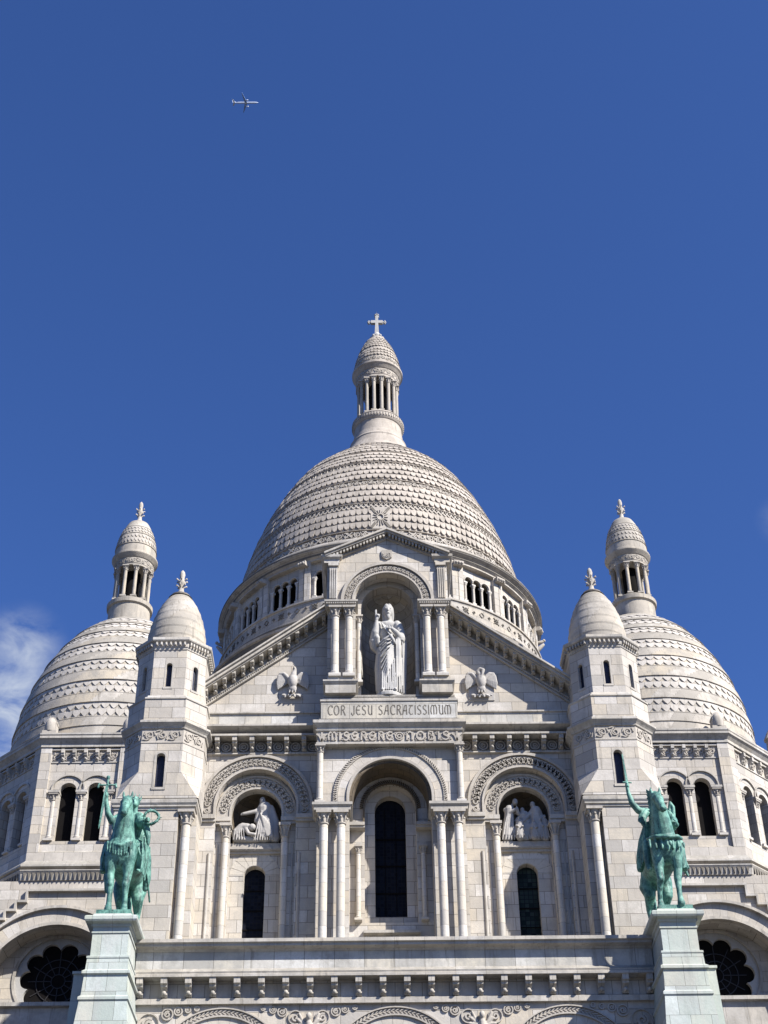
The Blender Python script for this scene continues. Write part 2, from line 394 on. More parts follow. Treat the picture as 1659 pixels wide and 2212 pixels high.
def scroll_ring(mb, cx, cz, r0, r1, y, n, dp=.035, leg=0.):
    rm = (r0+r1)/2; rad = (r1-r0)*.36
    for i in range(n):
        a = PI*(i+.5)/n; c = (cx+rm*math.cos(a), cz+rm*math.sin(a))
        curl(mb, planar(y), c[0], c[1], rad, dp, rad*.34, 1.5, 1 if i % 2 else -1, a+(PI if i % 2 else 0))
        b = PI*i/n
        if i: mb.ribbon([(cx+(r0+.03)*math.cos(b), cz+(r0+.03)*math.sin(b)), (cx+rm*math.cos(b+.02), cz+rm*math.sin(b+.02)), (cx+(r1-.03)*math.cos(b), cz+(r1-.03)*math.sin(b))], rad*.3, dp, planar(y))
    k = max(int(leg/(rad*2.2)), 0)
    for s in (-1, 1):
        for i in range(k): curl(mb, planar(y), cx+s*rm, cz-leg*(i+.5)/k, rad, dp, rad*.34, 1.5, s, 0)
def frieze(mb, fn, x0, x1, z0, z1, dp=.035, dens=1.):
    h = z1-z0; n = max(int((x1-x0)/(h*.95)*dens), 1); st = (x1-x0)/n
    for i in range(n):
        x = x0+st*(i+.5); f = 1 if i % 2 else -1
        curl(mb, fn, x, (z0+z1)/2, h*.36, dp, h*.10, 1.5, f, PI*.5*f)
        mb.ribbon([(x-st*.5, z0+h*.5+f*h*.36), (x-st*.25, z0+h*.5+f*h*.44), (x, z0+h*.5+f*h*.36)], h*.09, dp, fn)
        for s in (-1, 1): mb.ribbon([(x+s*st*.32, z0+h*.12 if f > 0 else z1-h*.12), (x+s*st*.44, (z0+z1)/2)], h*.09, dp, fn)
def cap_geo(mb, cx, cy, z0, z1, r):      # foliate capital: bell, crockets, abacus
    h = z1-z0; zb = z1-h*.2
    mb.lathe(cx, cy, [(r*1.0, z0), (r*1.22, z0+h*.06), (r*1.22, z0+h*.12), (r*1.0, z0+h*.16), (r*1.12, z0+h*.5), (r*1.55, zb)], 14)
    for k in range(8):
        a = PI/4*k+PI/8*0; big = k % 2
        rr = r*(1.75 if big else 1.4); z = zb-h*.06 if big else zb-h*.3
        mb.sphere((cx+rr*math.cos(a), cy+rr*math.sin(a), z), r*.33, 6, 4)
        mb.cone((cx+r*1.05*math.cos(a), cy+r*1.05*math.sin(a), z0+h*.2), (cx+rr*.95*math.cos(a), cy+rr*.95*math.sin(a), z), r*.2, r*.2, 5)
    q = r*1.75; mb.box(cx-q, cx+q, cy-q, cy+q, zb, z1)
def column(parent, cx, cy, z0, z1, r, cap=.4, base=True, T=None, mat=None, seg=18, name='column'):
    mb = MB(); mb.T = T; zc = z1-cap
    pr = [(r*1.45, z0), (r*1.45, z0+r*.4), (r*1.2, z0+r*.5), (r*1.32, z0+r*.8), (r*1.04, z0+r*1.1)] if base else [(r, z0)]
    if base: mb.box(cx-r*1.6, cx+r*1.6, cy-r*1.6, cy+r*1.6, z0-r*.9, z0)
    mb.lathe(cx, cy, pr+[(r*.97, zc)], seg, uvr=.35)
    o = mb.build(name, mat or SHAFT, parent)
    m2 = MB(); m2.T = T; cap_geo(m2, cx, cy, zc, z1, r); m2.build('capital', CARVE, o)
    return o
def corbel_geo(mb, x, y, z0, z1, wd, dp):    # scrolled bracket standing out dp from face y
    h = z1-z0
    pr = [(y, z0), (y-dp*.28, z0+h*.02), (y-dp*.42, z0+h*.14), (y-dp*.36, z0+h*.3), (y-dp*.55, z0+h*.42), (y-dp*.8, z0+h*.5), (y-dp*.82, z0+h*.6), (y-dp, z0+h*.66), (y-dp, z1), (y, z1)]
    mb.xprism(pr, x-wd/2, x+wd/2)
    mb.sphere((x, y-dp*.5, z0+h*.2), wd*.38, 6, 4, (1, 1.2, 1))
def rope(mb, cx, cz, r, y, n, size=.06, leg=0.):
    for i in range(n+1):
        a = PI*i/n
        c = Vector((cx+r*math.cos(a), y, cz+r*math.sin(a))); t = Vector((-math.sin(a), 0, math.cos(a))); q = Vector((math.cos(a), 0, math.sin(a)))
        mb.cone(c-q*size*.9-t*size*.5, c+q*size*.9+t*size*.5, size*.42, size*.42, 5)
    k = int(leg/(PI*r/n))
    for s in (-1, 1):
        for i in range(k):
            c = Vector((cx+s*r, y, cz-leg*(i+.6)/k)); mb.cone(c-Vector((size*.9, 0, size*.5)), c+Vector((size*.9, 0, size*.5)), size*.42, size*.42, 5)
def dup(o, parent, offset=(0, 0, 0), T=None):
    c = o.copy(); COL.objects.link(c); attach(c, parent)
    if T is not None: c.matrix_local = T @ o.matrix_local
    else: c.location = Vector(o.location)+Vector(offset)
    return c

# ------------------------------------------------------------------ ground: a sheet to the horizon that climbs to the church terrace
mb = MB()
def gz(x, y):
    t = min(max((y+34)/20, 0), 1); t = t*t*(3-2*t); q = min(max((70-abs(x))/30, 0), 1)*min(max((90-y)/30, 0), 1)
    return -1.65+7.65*t*q
gx = [-4000, -1500, -500, -200, -100, -70, -55, -40]+list(range(-30, 31, 5))+[40, 55, 70, 100, 200, 500, 1500, 4000]
gy = [-4000, -1500, -500, -200, -100, -70, -50, -40]+[-34+2*i for i in range(11)]+[-10, 0, 20, 40, 60, 75, 90, 120, 200, 500, 1500, 4000]
vs = [(x, y, gz(x, y)) for y in gy for x in gx]; nx_ = len(gx)
mb.add(vs, [(j*nx_+i, j*nx_+i+1, (j+1)*nx_+i+1, (j+1)*nx_+i) for j in range(len(gy)-1) for i in range(nx_-1)], True)
tag(mb.build('ground', PAVE), kind='structure')

B = thing('basilica', 'white stone basilica with scaled domes, turrets and arched portico', 'church', (0, 0, 6))

# ------------------------------------------------------------------ portico
PX, PY = 9.0, -4.1
mb = MB()
AX = (-5.35, 0., 5.35); AR = 1.78; AZ = 13.36
wall(mb, -8.3, 8.3, 6, 15.5, PY, 1.0, [(a, AR-.32, 6, AZ-.02) for a in AX], 24)
mb.build('portico_wall', STONE, B)
VOUS = stone("voussoir_stone", bw=.33, bh=9, off=0, tint=.5, mort=.014, joint=.6)
for a in AX: mb = MB(); ring(mb, a, AZ, AR-.32, AR, PY-.05, PY+.1, 40); mb.build('portico_voussoirs', VOUS, B)
for a in AX:
    mb = MB()
    ring(mb, a, AZ, AR, AR+.05, PY-.12, PY, 40); ring(mb, a, AZ, AR+.25, AR+.29, PY-.1, PY, 40)
    ring(mb, a, AZ, AR+.05, AR+.25, PY-.03, PY, 40)
    for i in range(46):
        t = PI*(i+.5)/46; r0 = AR+.07; r1 = AR+.23
        mb.ribbon([(a+r0*math.cos(t-.03), AZ+r0*math.sin(t-.03)), (a+(r0+r1)/2*math.cos(t+.035), AZ+(r0+r1)/2*math.sin(t+.035)), (a+r1*math.cos(t-.03), AZ+r1*math.sin(t-.03))], .035, .04, planar(PY-.03))
    mb.build('portico_archivolt', CARVE, B)
# spandrels: scrolls, medallions and winged figures
F = planar(PY)
for s in (-1, 1):
    for cx in (-2.675, 2.675):
        mb = MB()
        for x, z, r in ((.42, 15.12, .21), (.83, 15.30, .14), (1.12, 15.36, .1), (1.42, 15.42, .07), (.40, 14.6, .17)):
            x = cx+s*x
            mb.ribbon([(x+r*math.cos(t*PI/9), z+r*math.sin(t*PI/9)) for t in range(18)], .035, .05, F, True)
            curl(mb, F, x, z, r*.62, .06, r*.25, 1.4, s, 1.)
        mb.build('spandrel_scrollwork', CARVE, B)
    mb = MB()
    for x, z, r in ((7.62, 14.95, .33), (7.05, 15.25, .17), (6.72, 15.34, .12), (6.42, 15.38, .08), (6.15, 15.42, .07)):
        mb.ribbon([(s*x+r*math.cos(t*PI/9), z+r*math.sin(t*PI/9)) for t in range(18)], .04, .06, F, True)
        curl(mb, F, s*x, z, r*.6, .06, r*.25, 1.4, -s, 1.)
    mb.build('spandrel_scrollwork', CARVE, B)
for s, cx in ((-1, -2.675), (1, 2.675)):
    mb = MB()
    mb.cone((cx, PY-.02, 14.0), (cx, PY-.03, 14.75), .24, .16, 10); mb.cone((cx, PY-.05, 14.7), (cx, PY-.08, 14.95), .13, .1, 10)
    mb.sphere((cx, PY-.12, 15.13), .105, 10, 8, (.9, 1, 1.2))
    for q in (-1, 1):
        for k in range(5):
            mb.cone((cx+q*.12, PY-.03, 14.85), (cx+q*(.30+.05*k), PY-.05, 15.22-.17*k), .05, .05, 6)
        mb.cone((cx+q*.14, PY-.08, 14.8), (cx+q*.05, PY-.15, 14.6), .05, .04, 6)
    for k in range(-2, 3): mb.cone((cx+k*.07, PY-.17, 14.7), (cx+k*.1, PY-.22, 14.05), .025, .03, 5)
    remesh(mb, 'angel_relief', CARVE, B, .022, 2)
mb = MB()
XE = 8.14
mb.box(-XE, XE, PY-.14, PY, 15.53, 15.70)                       # lower moulding
mb.xprism([(PY-.14, 15.70), (PY-.05, 15.74), (PY, 15.74), (PY, 15.70)], -XE, XE); mb.build('lower_moulding', TRIM, B); mb = MB()
mb.box(-XE, XE, PY, PY+.4, 15.5, 16.3); mb.build('corbel_table_wall', STONE, B); mb = MB()       # panel wall behind the corbels
mb.xprism([(PY-.46, 16.28), (PY-.46, 16.36), (PY-.40, 16.40), (PY-.42, 16.45), (PY-.33, 16.52), (PY-.25, 16.60), (PY+.4, 16.60), (PY+.4, 16.28)], -XE, XE)
mb.build('portico_cornice', TRIM, B); mb = MB()
mb.xprism([(PY-.26, 17.14), (PY-.30, 17.2), (PY-.50, 17.24), (PY-.50, 17.31), (PY-.58, 17.34), (PY-.58, 17.45), (PY+.6, 17.5), (PY+.6, 17.14)], -XE, XE)
mb.build('parapet_coping', TRIM, B)
mb = MB(); mb.box(-XE, XE, PY-.24, PY+.4, 16.603, 17.137); mb.box(-XE-.6, XE+.6, PY+.4, 0, 17.0, 17.2); pp = mb.build('parapet', PORT, B)
mb = MB(); corbel_geo(mb, 0, PY, 15.745, 16.278, .2, .42)
first = None
for k in range(11):
    for s in (-1, 1):
        x = s*(.378+.757*k)
        if abs(x) > 8.1: continue
        if first is None: first = mb.build('corbel', TRIM, B); first.location.x = x
        else: c = dup(first, B); c.location.x = x
# ------------------------------------------------------------------ central bay
Y1 = -.85
mb = MB()
for s in (-1, 1):
    a, b = sorted((s*1.5, s*2.7)); mb.box(a, b, -.6, .5, 14, 23.5)
wall(mb, -2.7, 2.7, 23.75, 26.2, Y1, 1.2, [(0, 1.5, 23.75, 24.18)], 28)
for s in (-1, 1): mb.add([(s*2.7, Y1, 23.5), (s*2.7, .5, 23.5), (s*2.7, .5, 26.2), (s*2.7, Y1, 26.2)], [(0, 1, 2, 3) if s > 0 else (3, 2, 1, 0)])
wall(mb, -1.499, 1.499, 14, 26, .35, .42, [(0, .95, 19.9, 24.3)], 24)
mb.build('central_bay_wall', STONE, B)
mb = MB(); wall(mb, -.949, .949, 19.6, 25.4, .77, .45, [(0, .575, 20.27, 24.42)], 20); mb.add([(-.949, .77, 19.9), (.949, .77, 19.9), (.949, .35, 19.9), (-.949, .35, 19.9)], [(3, 2, 1, 0)]); mb.build('window_surround', STONE, B)
mb = MB(); mb.xprism([(.35, 19.42), (.13, 19.46), (.13, 19.56), (.35, 19.62)], -1.0, 1.0); mb.build('sill', TRIM, B); mb = MB(); mb.xprism([(.35, 19.05), (.20, 19.1), (.20, 19.22), (.35, 19.26)], -1.15, 1.15); mb.build('sill', TRIM, B)
mb = MB(); ring(mb, 0, 24.18, 1.62, 1.92, Y1-.03, Y1+.05, 40, .42); mb.build('central_voussoirs', bpy.data.materials["voussoir_stone"], B)
mb = MB(); ring(mb, 0, 24.18, 1.5, 1.6, Y1-.09, Y1+.02, 40, .42); ring(mb, 0, 24.18, 1.93, 1.965, Y1-.07, Y1+.02, 40, .42); ring(mb, 0, 24.18, 2.05, 2.09, Y1-.06, Y1+.02, 40, .42)
rope(mb, 0, 24.18, 2.005, Y1-.06, 70, .06, .42); mb.build('rope_archivolt', CARVE, B)
mb = MB(); ring(mb, 0, 24.3, .95, 1.0, .26, .4, 28, .6); rope(mb, 0, 24.3, 1.06, .3, 44, .055, .0)
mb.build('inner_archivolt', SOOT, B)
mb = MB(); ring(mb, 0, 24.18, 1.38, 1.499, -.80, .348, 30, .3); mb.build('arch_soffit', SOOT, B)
mb = MB(); panel(mb, 0, .573, 20.272, 24.42, 1.16); g = mb.build('window', DARK, B)
mb = MB(); panel(mb, 0, .573, 20.272, 24.42, 1.155); gg = mb.build('pane', GLASS, g)
mb = MB()
for z in (21.3, 22.35, 23.4): mb = MB(); mb.box(-.573, .573, 1.1, 1.14, z-.02, z+.02); mb.build('glazing_bar', DARK, g)
for x in (-.2, .2): mb = MB(); mb.box(x-.012, x+.012, 1.11, 1.139, 20.3, 24.6); mb.build('glazing_bar', DARK, g)
for s in (-1, 1):
    column(B, s*1.18, .23, 20.0, 22.75, .085, .32, seg=12)
    for x in (1.79, 2.41): column(B, s*x, -.98, 14.4, 23.5, .155, .5, base=False)
    column(B, s*2.57, -1.0, 23.92, 26.17, .11, .3, seg=12)
    mb = MB()                                             # shared impost over each pair of columns
    a, b = sorted((s*1.44, s*2.77)); mb.loft([(a, .1), (a, -1.25), (b, -1.25), (b, .1)], [(-.06, 23.5), (-.06, 23.56), (.04, 23.66), (.06, 23.68), (.06, 23.78), (-.02, 23.80)], False)
    mb.box(a, b, -1.24, -.6, 23.5, 23.795); mb.build('impost', TRIM, B); mb = MB()
    a, b = sorted((s*.94, s*1.5)); mb.box(a, b, .0, .4, 23.38, 23.46); mb.box(a, b, -.05, .4, 23.46, 23.58)
    mb.build('impost', TRIM, B); mb = MB()
    a, b = sorted((s*1.04, s*1.28)); mb.box(a, b, .12, .35, 22.75, 22.86)
    mb.build('impost', TRIM, B)
# frieze with the first line of writing, and its cornice
mb = MB(); mb.box(-2.68, 2.68, -1.1, 0, 26.2, 26.76); mb.box(-2.73, 2.73, -1.18, 0, 26.17, 26.25)
P3 = [(-2.68, .2), (-2.68, -1.1), (2.68, -1.1), (2.68, .2)]
mb.loft(P3, [(0, 26.70), (.06, 26.73), (.08, 26.78), (.03, 26.82), (.03, 26.88), (.14, 26.98), (.18, 27.02), (.18, 27.14), (-.05, 27.24), (-.05, 27.3)], False)
mb.box(-2.63, 2.63, -1.05, 0, 26.76, 27.3)
P4 = [(-2.56, .2), (-2.56, -1.05), (2.56, -1.05), (2.56, .2)]
mb.loft(P4, [(0, 28.0), (.05, 28.03), (.05, 28.1), (-.03, 28.13), (-.03, 28.2), (-.07, 28.22), (-.07, 28.33), (-.3, 28.36)], False)
mb.box(-2.5, 2.5, -.98, 0, 27.3, 28.35)
mb.build('inscription_cornice', TRIM, B)
mb = MB(); mb.box(-2.57, 2.57, -1.06, -.5, 27.3, 28.02); ib = mb.build('inscription_block', LARGE, B)
GL = {  # strokes on a cell one high
 'C': (.62, [[(.6, .98), (.3, 1), (.08, .82), (0, .5), (.08, .18), (.3, 0), (.62, .08)], [(.6, .98), (.6, .78)]]),
 'O': (.7, [[(.35+.35*math.cos(t*PI/7), .5+.5*math.sin(t*PI/7)) for t in range(15)]]),
 'R': (.62, [[(.1, 0), (.12, 1)], [(.12, .98), (.42, 1), (.58, .82), (.5, .6), (.15, .5)], [(.35, .52), (.5, .25), (.66, -.05)]]),
 'J': (.45, [[(.38, 1), (.38, .1)], [(.38, .1), (.2, -.05), (0, .1), (.05, .25)]]),
 'E': (.6, [[(.6, .92), (.3, 1), (.06, .8), (0, .5), (.06, .2), (.3, 0), (.6, .1)], [(.02, .52), (.5, .52)]]),
 'S': (.55, [[(.52, .88), (.3, 1), (.06, .85), (.1, .62), (.45, .4), (.52, .15), (.28, 0), (0, .1)]]),
 'U': (.66, [[(0, 1), (.2, .95), (.12, .5), (.2, .12), (.4, 0), (.6, .12)], [(.6, 1), (.6, 0)]]),
 'A': (.68, [[(.0, 0), (.2, .5), (.3, .95), (.58, 1)], [(.55, 1), (.6, 0)], [(.15, .42), (.58, .42)]]),
 'T': (.62, [[(0, .95), (.62, .95)], [(.35, .95), (.08, .6), (.05, .25), (.25, 0), (.55, .08)]]),
 'I': (.12, [[(.06, 0), (.06, 1)]]),
 'M': (.86, [[(.43, 0), (.43, .95)], [(.43, .9), (.2, 1), (.04, .75), (.0, .35), (.1, .02)], [(.43, .9), (.66, 1), (.82, .75), (.86, .35), (.76, .02)]]),
 'N': (.62, [[(.05, 0), (.08, 1)], [(.08, .85), (.35, 1), (.55, .8), (.55, 0)]]),
 'B': (.6, [[(.08, 0), (.08, 1)], [(.08, 1), (.45, .95), (.42, .6), (.1, .54)], [(.1, .54), (.55, .45), (.5, .05), (.08, 0)]]),
 'K': (.6, [[(.05, 0), (.05, 1)], [(.55, 1), (.08, .5), (.6, 0)]]),
 'd': (.55, [[(.5, 0), (.5, 1)], [(.5, .5), (.25, .62), (.02, .4), (.05, .1), (.3, 0), (.5, .1)]]), ' ': (.45, [])}
def write(mb, text, x0, x1, z, h, y, wd, dp, sp=.24, each=None):
    tot = sum(GL[c][0] for c in text)+sp*(len(text)-1); k = (x1-x0)/(tot); x = x0
    for c in text:
        wdt, st = GL[c]
        for p in st: mb.ribbon([(x+a*k, z+b*h) for a, b in p], wd, dp, planar(y))
        if each and c == ' ' or each and x+(wdt+sp)*k > x1: each(mb); mb = MB()
        x += (wdt+sp)*k
write(MB(), "COR JESU SACRATISSIMUM", -2.3, 2.32, 27.45, .40, -1.062, .042, .006, each=lambda m: m.build('lettering', DIRT_SHADE, ib))
mb = MB(); write(mb, "MISERERE", -2.28, .1, 26.34, .34, -1.102, .06, .05, .34); write(mb, "NOBIS", .62, 2.2, 26.34, .34, -1.102, .06, .05, .34)
for r in (.15, .07): mb.ribbon([(.36+r*math.cos(t*PI/8), 26.5+r*math.sin(t*PI/8)) for t in range(16)], .035, .05, planar(-1.102), True)
for i in range(34):
    x = -2.6+5.2*(i+.5)/34; curl(mb, planar(-1.102), x, 26.4 if i % 2 else 26.6, .075, .03, .026, 1.3, 1 if i % 2 else -1, i)
for x in (-2.52, 2.5): leafy(mb, planar(-1.102), x, 26.3, .4, .045)
fl = mb.build('carved_lettering', CARVE, B)
# ------------------------------------------------------------------ statue niche
mb = MB()
gtop = lambda x: 36.02-.475*abs(x)
wall(mb, -2.42, 2.42, 32.55, gtop, -.75, .55, [(0, 1.36, 32.55, 32.74)], 28)
for s in (-1, 1):
    a, b = sorted((s*1.27, s*2.38)); mb.box(a, b, -.7, 1.64, 28.95, 32.3)
    mb.add([(s*2.42, -.75, 32.55), (s*2.42, 2, 32.55), (s*2.42, 2, gtop(2.42)), (s*2.42, -.75, gtop(2.42))], [(0, 1, 2, 3) if s > 0 else (3, 2, 1, 0)])
wall(mb, -1.37, 1.37, 28.35, 34.3, -.12, .72, [(0, 1.06, 28.352, 32.86)], 24)
mb.prism([(-2.38, 28.3), (2.38, 28.3), (2.38, 34.5), (0, 35.7), (-2.38, 34.5)], 1.66, 2.6)
mb.build('niche_wall', STONE, B)
mb = MB()
mb.box(-1.2, 1.2, -.9, 1.6, 28.2, 28.352)
mb.lathe(0, .58, [(1.06, 28.35), (1.06, 32.86)], 24, a0=0, a1=PI)
mb.lathe(0, .58, [(1.06*math.cos(t*PI/16), 32.86+1.06*math.sin(t*PI/16)) for t in range(9)], 24, False, 0, PI)
mb.f = [f[::-1] for f in mb.f]; mb.uv = [u[::-1] if u else None for u in mb.uv]
mb.build('niche_lining', stone("niche_lining_stone", base=(.50, .475, .435), bw=.55, bh=.36, tint=1.5, grime=.55), B)
mb = MB(); ring(mb, 0, 32.74, 1.36, 1.42, -.86, -.7, 40, .2); ring(mb, 0, 32.74, 1.46, 1.72, -.80, -.7, 40, .2); ring(mb, 0, 32.74, 1.74, 1.86, -.9, -.7, 40, .2)
scroll_ring(mb, 0, 32.74, 1.47, 1.71, -.80, 26, .05, .2); rope(mb, 0, 32.74, 1.44, -.8, 54, .05, .15)
mb.build('niche_archivolt', CARVE, B)
for s in (-1, 1):
    for x in (1.53, 2.07): column(B, s*x, -1.0, 29.2, 32.28, .145, .46)
    column(B, s*1.15, -.36, 29.3, 32.3, .095, .36, seg=12)
    mb = MB()
    a, b = sorted((s*1.24, s*2.44)); pp = [(a, 0), (a, -1.2), (b, -1.2), (b, 0)]
    mb.loft(pp, [(-.06, 32.28), (-.06, 32.34), (0, 32.38), (0, 32.42), (.06, 32.46), (.06, 32.54), (-.05, 32.57)], False); mb.box(a+.02, b-.02, -1.18, -.5, 32.28, 32.56)
    for i in range(14): x = a+.04+(b-a-.08)*i/13; mb.box(x-.025, x+.025, -1.25, -1.2, 32.36, 32.42)
    mb.build('entablature', TRIM, B); mb = MB()
    a, b = sorted((s*1.26, s*2.42)); pp = [(a, 0), (a, -1.17), (b, -1.17), (b, 0)]
    mb.loft(pp, [(0, 28.35), (0, 28.72), (.03, 28.74), (.09, 28.82), (.09, 28.88), (.02, 28.9), (-.03, 28.95)], False); mb.box(a+.01, b-.01, -1.16, -.3, 28.35, 28.94)
    mb.box(a+.08, b-.08, -1.13, -.5, 28.94, 29.07)
    mb.build('column_pedestal', TRIM, B)
    mb = MB(); c = s*2.17
    mb.box(c-.17, c+.17, -.84, -.76, 32.78, 34.42)
    for i in range(4): x = c-.12+.08*i; mb.box(x-.022, x+.022, -.89, -.84, 32.85, 34.3)
    mb.box(c-.21, c+.21, -.92, -.76, 34.42, 34.56); mb.box(c-.2, c+.2, -.88, -.76, 32.58, 32.78)
    mb.build('fluted_pilaster', TRIM, B)
for s in (-1, 1):                                              # raking cornice of the gable
    mb = MB()
    def sl_(x, o): return 36.06-.475*x+o
    def quad(xa, xb, o0, o1, y0, y1): 
        pts = [(s*xa, sl_(xa, o0)), (s*xb, sl_(xb, o0)), (s*xb, sl_(xb, o1)), (s*xa, sl_(xa, o1))]
        mb.prism(pts if s > 0 else pts[::-1], y0, y1)
    quad(0, 2.44, -.27, -.20, -.84, -.5); quad(0, 2.44, -.20, -.05, -.80, -.5); quad(0, 2.5, -.05, .03, -1.05, 2.6); quad(0, 2.54, .03, .12, -1.13, 2.6)
    a, b = sorted((s*1.93, s*2.55)); 
    mb.loft([(a, 2), (a, -.9), (b, -.9), (b, 2)] , [(-.06, 34.56), (-.02, 34.6), (-.02, 34.72), (.1, 34.8), (.12, 34.9), (.0, 34.93)], False); mb.box(a, b, -.89, 0, 34.57, 34.92)
    for i in range(17):
        x = s*(.12+i*.135); z = sl_(abs(x), -.15); mb.box(x-.04, x+.04, -1.0, -.8, z-.04, z+.085)
    for i in range(44):
        x = s*(.05+i*.053); z = sl_(abs(x), -.235); mb.box(x-.014, x+.014, -.88, -.84, z-.03, z+.03)
    mb.build('gable_cornice', TRIM, B)
mb = MB(); mb.prism([(-.22, 35.1), (-.2, 34.88), (0, 34.78), (.2, 34.88), (.22, 35.1), (.2, 35.24), (-.2, 35.24)], -.82, -.74); write(mb, "KdN", -.16, .16, 34.88, .2, -.822, .03, .02, .2)
mb.build('monogram_shield', CARVE, B)
# ------------------------------------------------------------------ pediment behind the niche
mb = MB(); pz = lambda x: 28.42+.75*(7.05-abs(x))
mb.prism([(-7.15, 26.35), (-1.1, 26.35), (-1.1, pz(1.1)), (-7.15, pz(7.15))], 0, .6); mb.prism([(1.1, 26.35), (7.15, 26.35), (7.15, pz(7.15)), (1.1, pz(1.1))], 0, .6); mb.box(-1.1, 1.1, 0, .6, 26.35, 28.19)
mb.build('pediment_wall', stone("pediment_stone", bw=.95, bh=.42), B)
mb = MB()
mb.prism([(-7.15, 28.6), (7.15, 28.6), (0, 33.9)], 1.7, 9); mb.build('nave_roof', ZINC, B)
for s in (-1, 1):
    mb = MB()
    def quad(o0, o1, y0, y1, xa=2.3, xb=7.25):
        pts = [(s*xa, pz(xa)+o0), (s*xb, pz(xb)+o0), (s*xb, pz(xb)+o1), (s*xa, pz(xa)+o1)]
        mb.prism(pts if s > 0 else pts[::-1], y0, y1)
    quad(0, .05, -.12, .1); quad(.05, .13, -.06, .1); quad(.13, .2, -.14, .1); quad(.2, .5, -.04, .1); quad(.5, .56, -.60, .6); quad(.56, .7, -.70, .6); quad(.7, .78, -.80, .9)
    for i in range(70):
        x = s*(2.35+i*.069); z = pz(abs(x))+.09; mb.box(x-.018, x+.018, -.11, -.06, z-.03, z+.03)
    mb.build('raking_cornice', TRIM, B)
mb = MB(); corbel_geo(mb, 0, -.04, -.14, .16, .15, .5); first = None
for i in range(14):
    for s in (-1, 1):
        x = s*(2.55+i*.345); z = pz(abs(x))+.35
        if first is None: first = mb.build('raking_corbel', TRIM, B); first.location = (x, 0, z)
        else: c = dup(first, B); c.location = (x, 0, z)
# attic band, cornice and corbel table on each side
for s in (-1, 1):
    a, b = sorted((s*2.6, s*7.1)); mb = MB()
    mb.box(a, b, -.2, 0, 27.42, 27.98); mb.build('attic_band', LARGE, B)
    mb = MB(); mb.xprism([(-.2, 27.98), (-.27, 28.0), (-.27, 28.06), (-.2, 28.1), (0, 28.14), (0, 27.98)], a, b)
    mb.xprism([(0, 27.02), (-.2, 27.02), (-.22, 27.1), (-.55, 27.22), (-.64, 27.26), (-.64, 27.34), (-.2, 27.42), (0, 27.42)], a, b)
    mb.xprism([(0, 26.92), (-.5, 26.92), (-.5, 27.0), (-.2, 27.02), (0, 27.02)], a, b); mb.build('attic_cornice', TRIM, B); mb = MB(); mb.xprism([(0, 26.32), (-.12, 26.34), (-.12, 26.40), (0, 26.42)], a, b)
    mb.build('string_course', TRIM, B)
    mb = MB(); corbel_geo(mb, 0, 0, 26.42, 26.92, .17, .46); first = None
    for i in range(7):
        x = s*(3.22+.652*i)
        if first is None: first = mb.build('corbel', TRIM, B); first.location.x = x
        elif i < 6: c = dup(first, B); c.location.x = x
    mb = MB(); mb.box(a, b, -.012, .01, 26.425, 26.915); mb.build('panel_ground', PANEL_SHADE, B)  # backing coloured dark to paint in the shade below the attic cornice
    for i in range(7):
        mb = MB(); x = s*(2.9+.652*i)
        mb.ribbon([(x+.17*math.cos(t*PI/8), 26.66+.17*math.sin(t*PI/8)) for t in range(16)], .04, .05, planar(-.012), True); curl(mb, planar(-.012), x, 26.66, .11, .05, .035, 1.4, s, i)
        for q in (-1, 1): 
            for p in (-1, 1): mb.sphere((x+q*.19, -.01, 26.66+p*.19), .04, 5, 3)
        mb.build('rosette', CARVE, B)
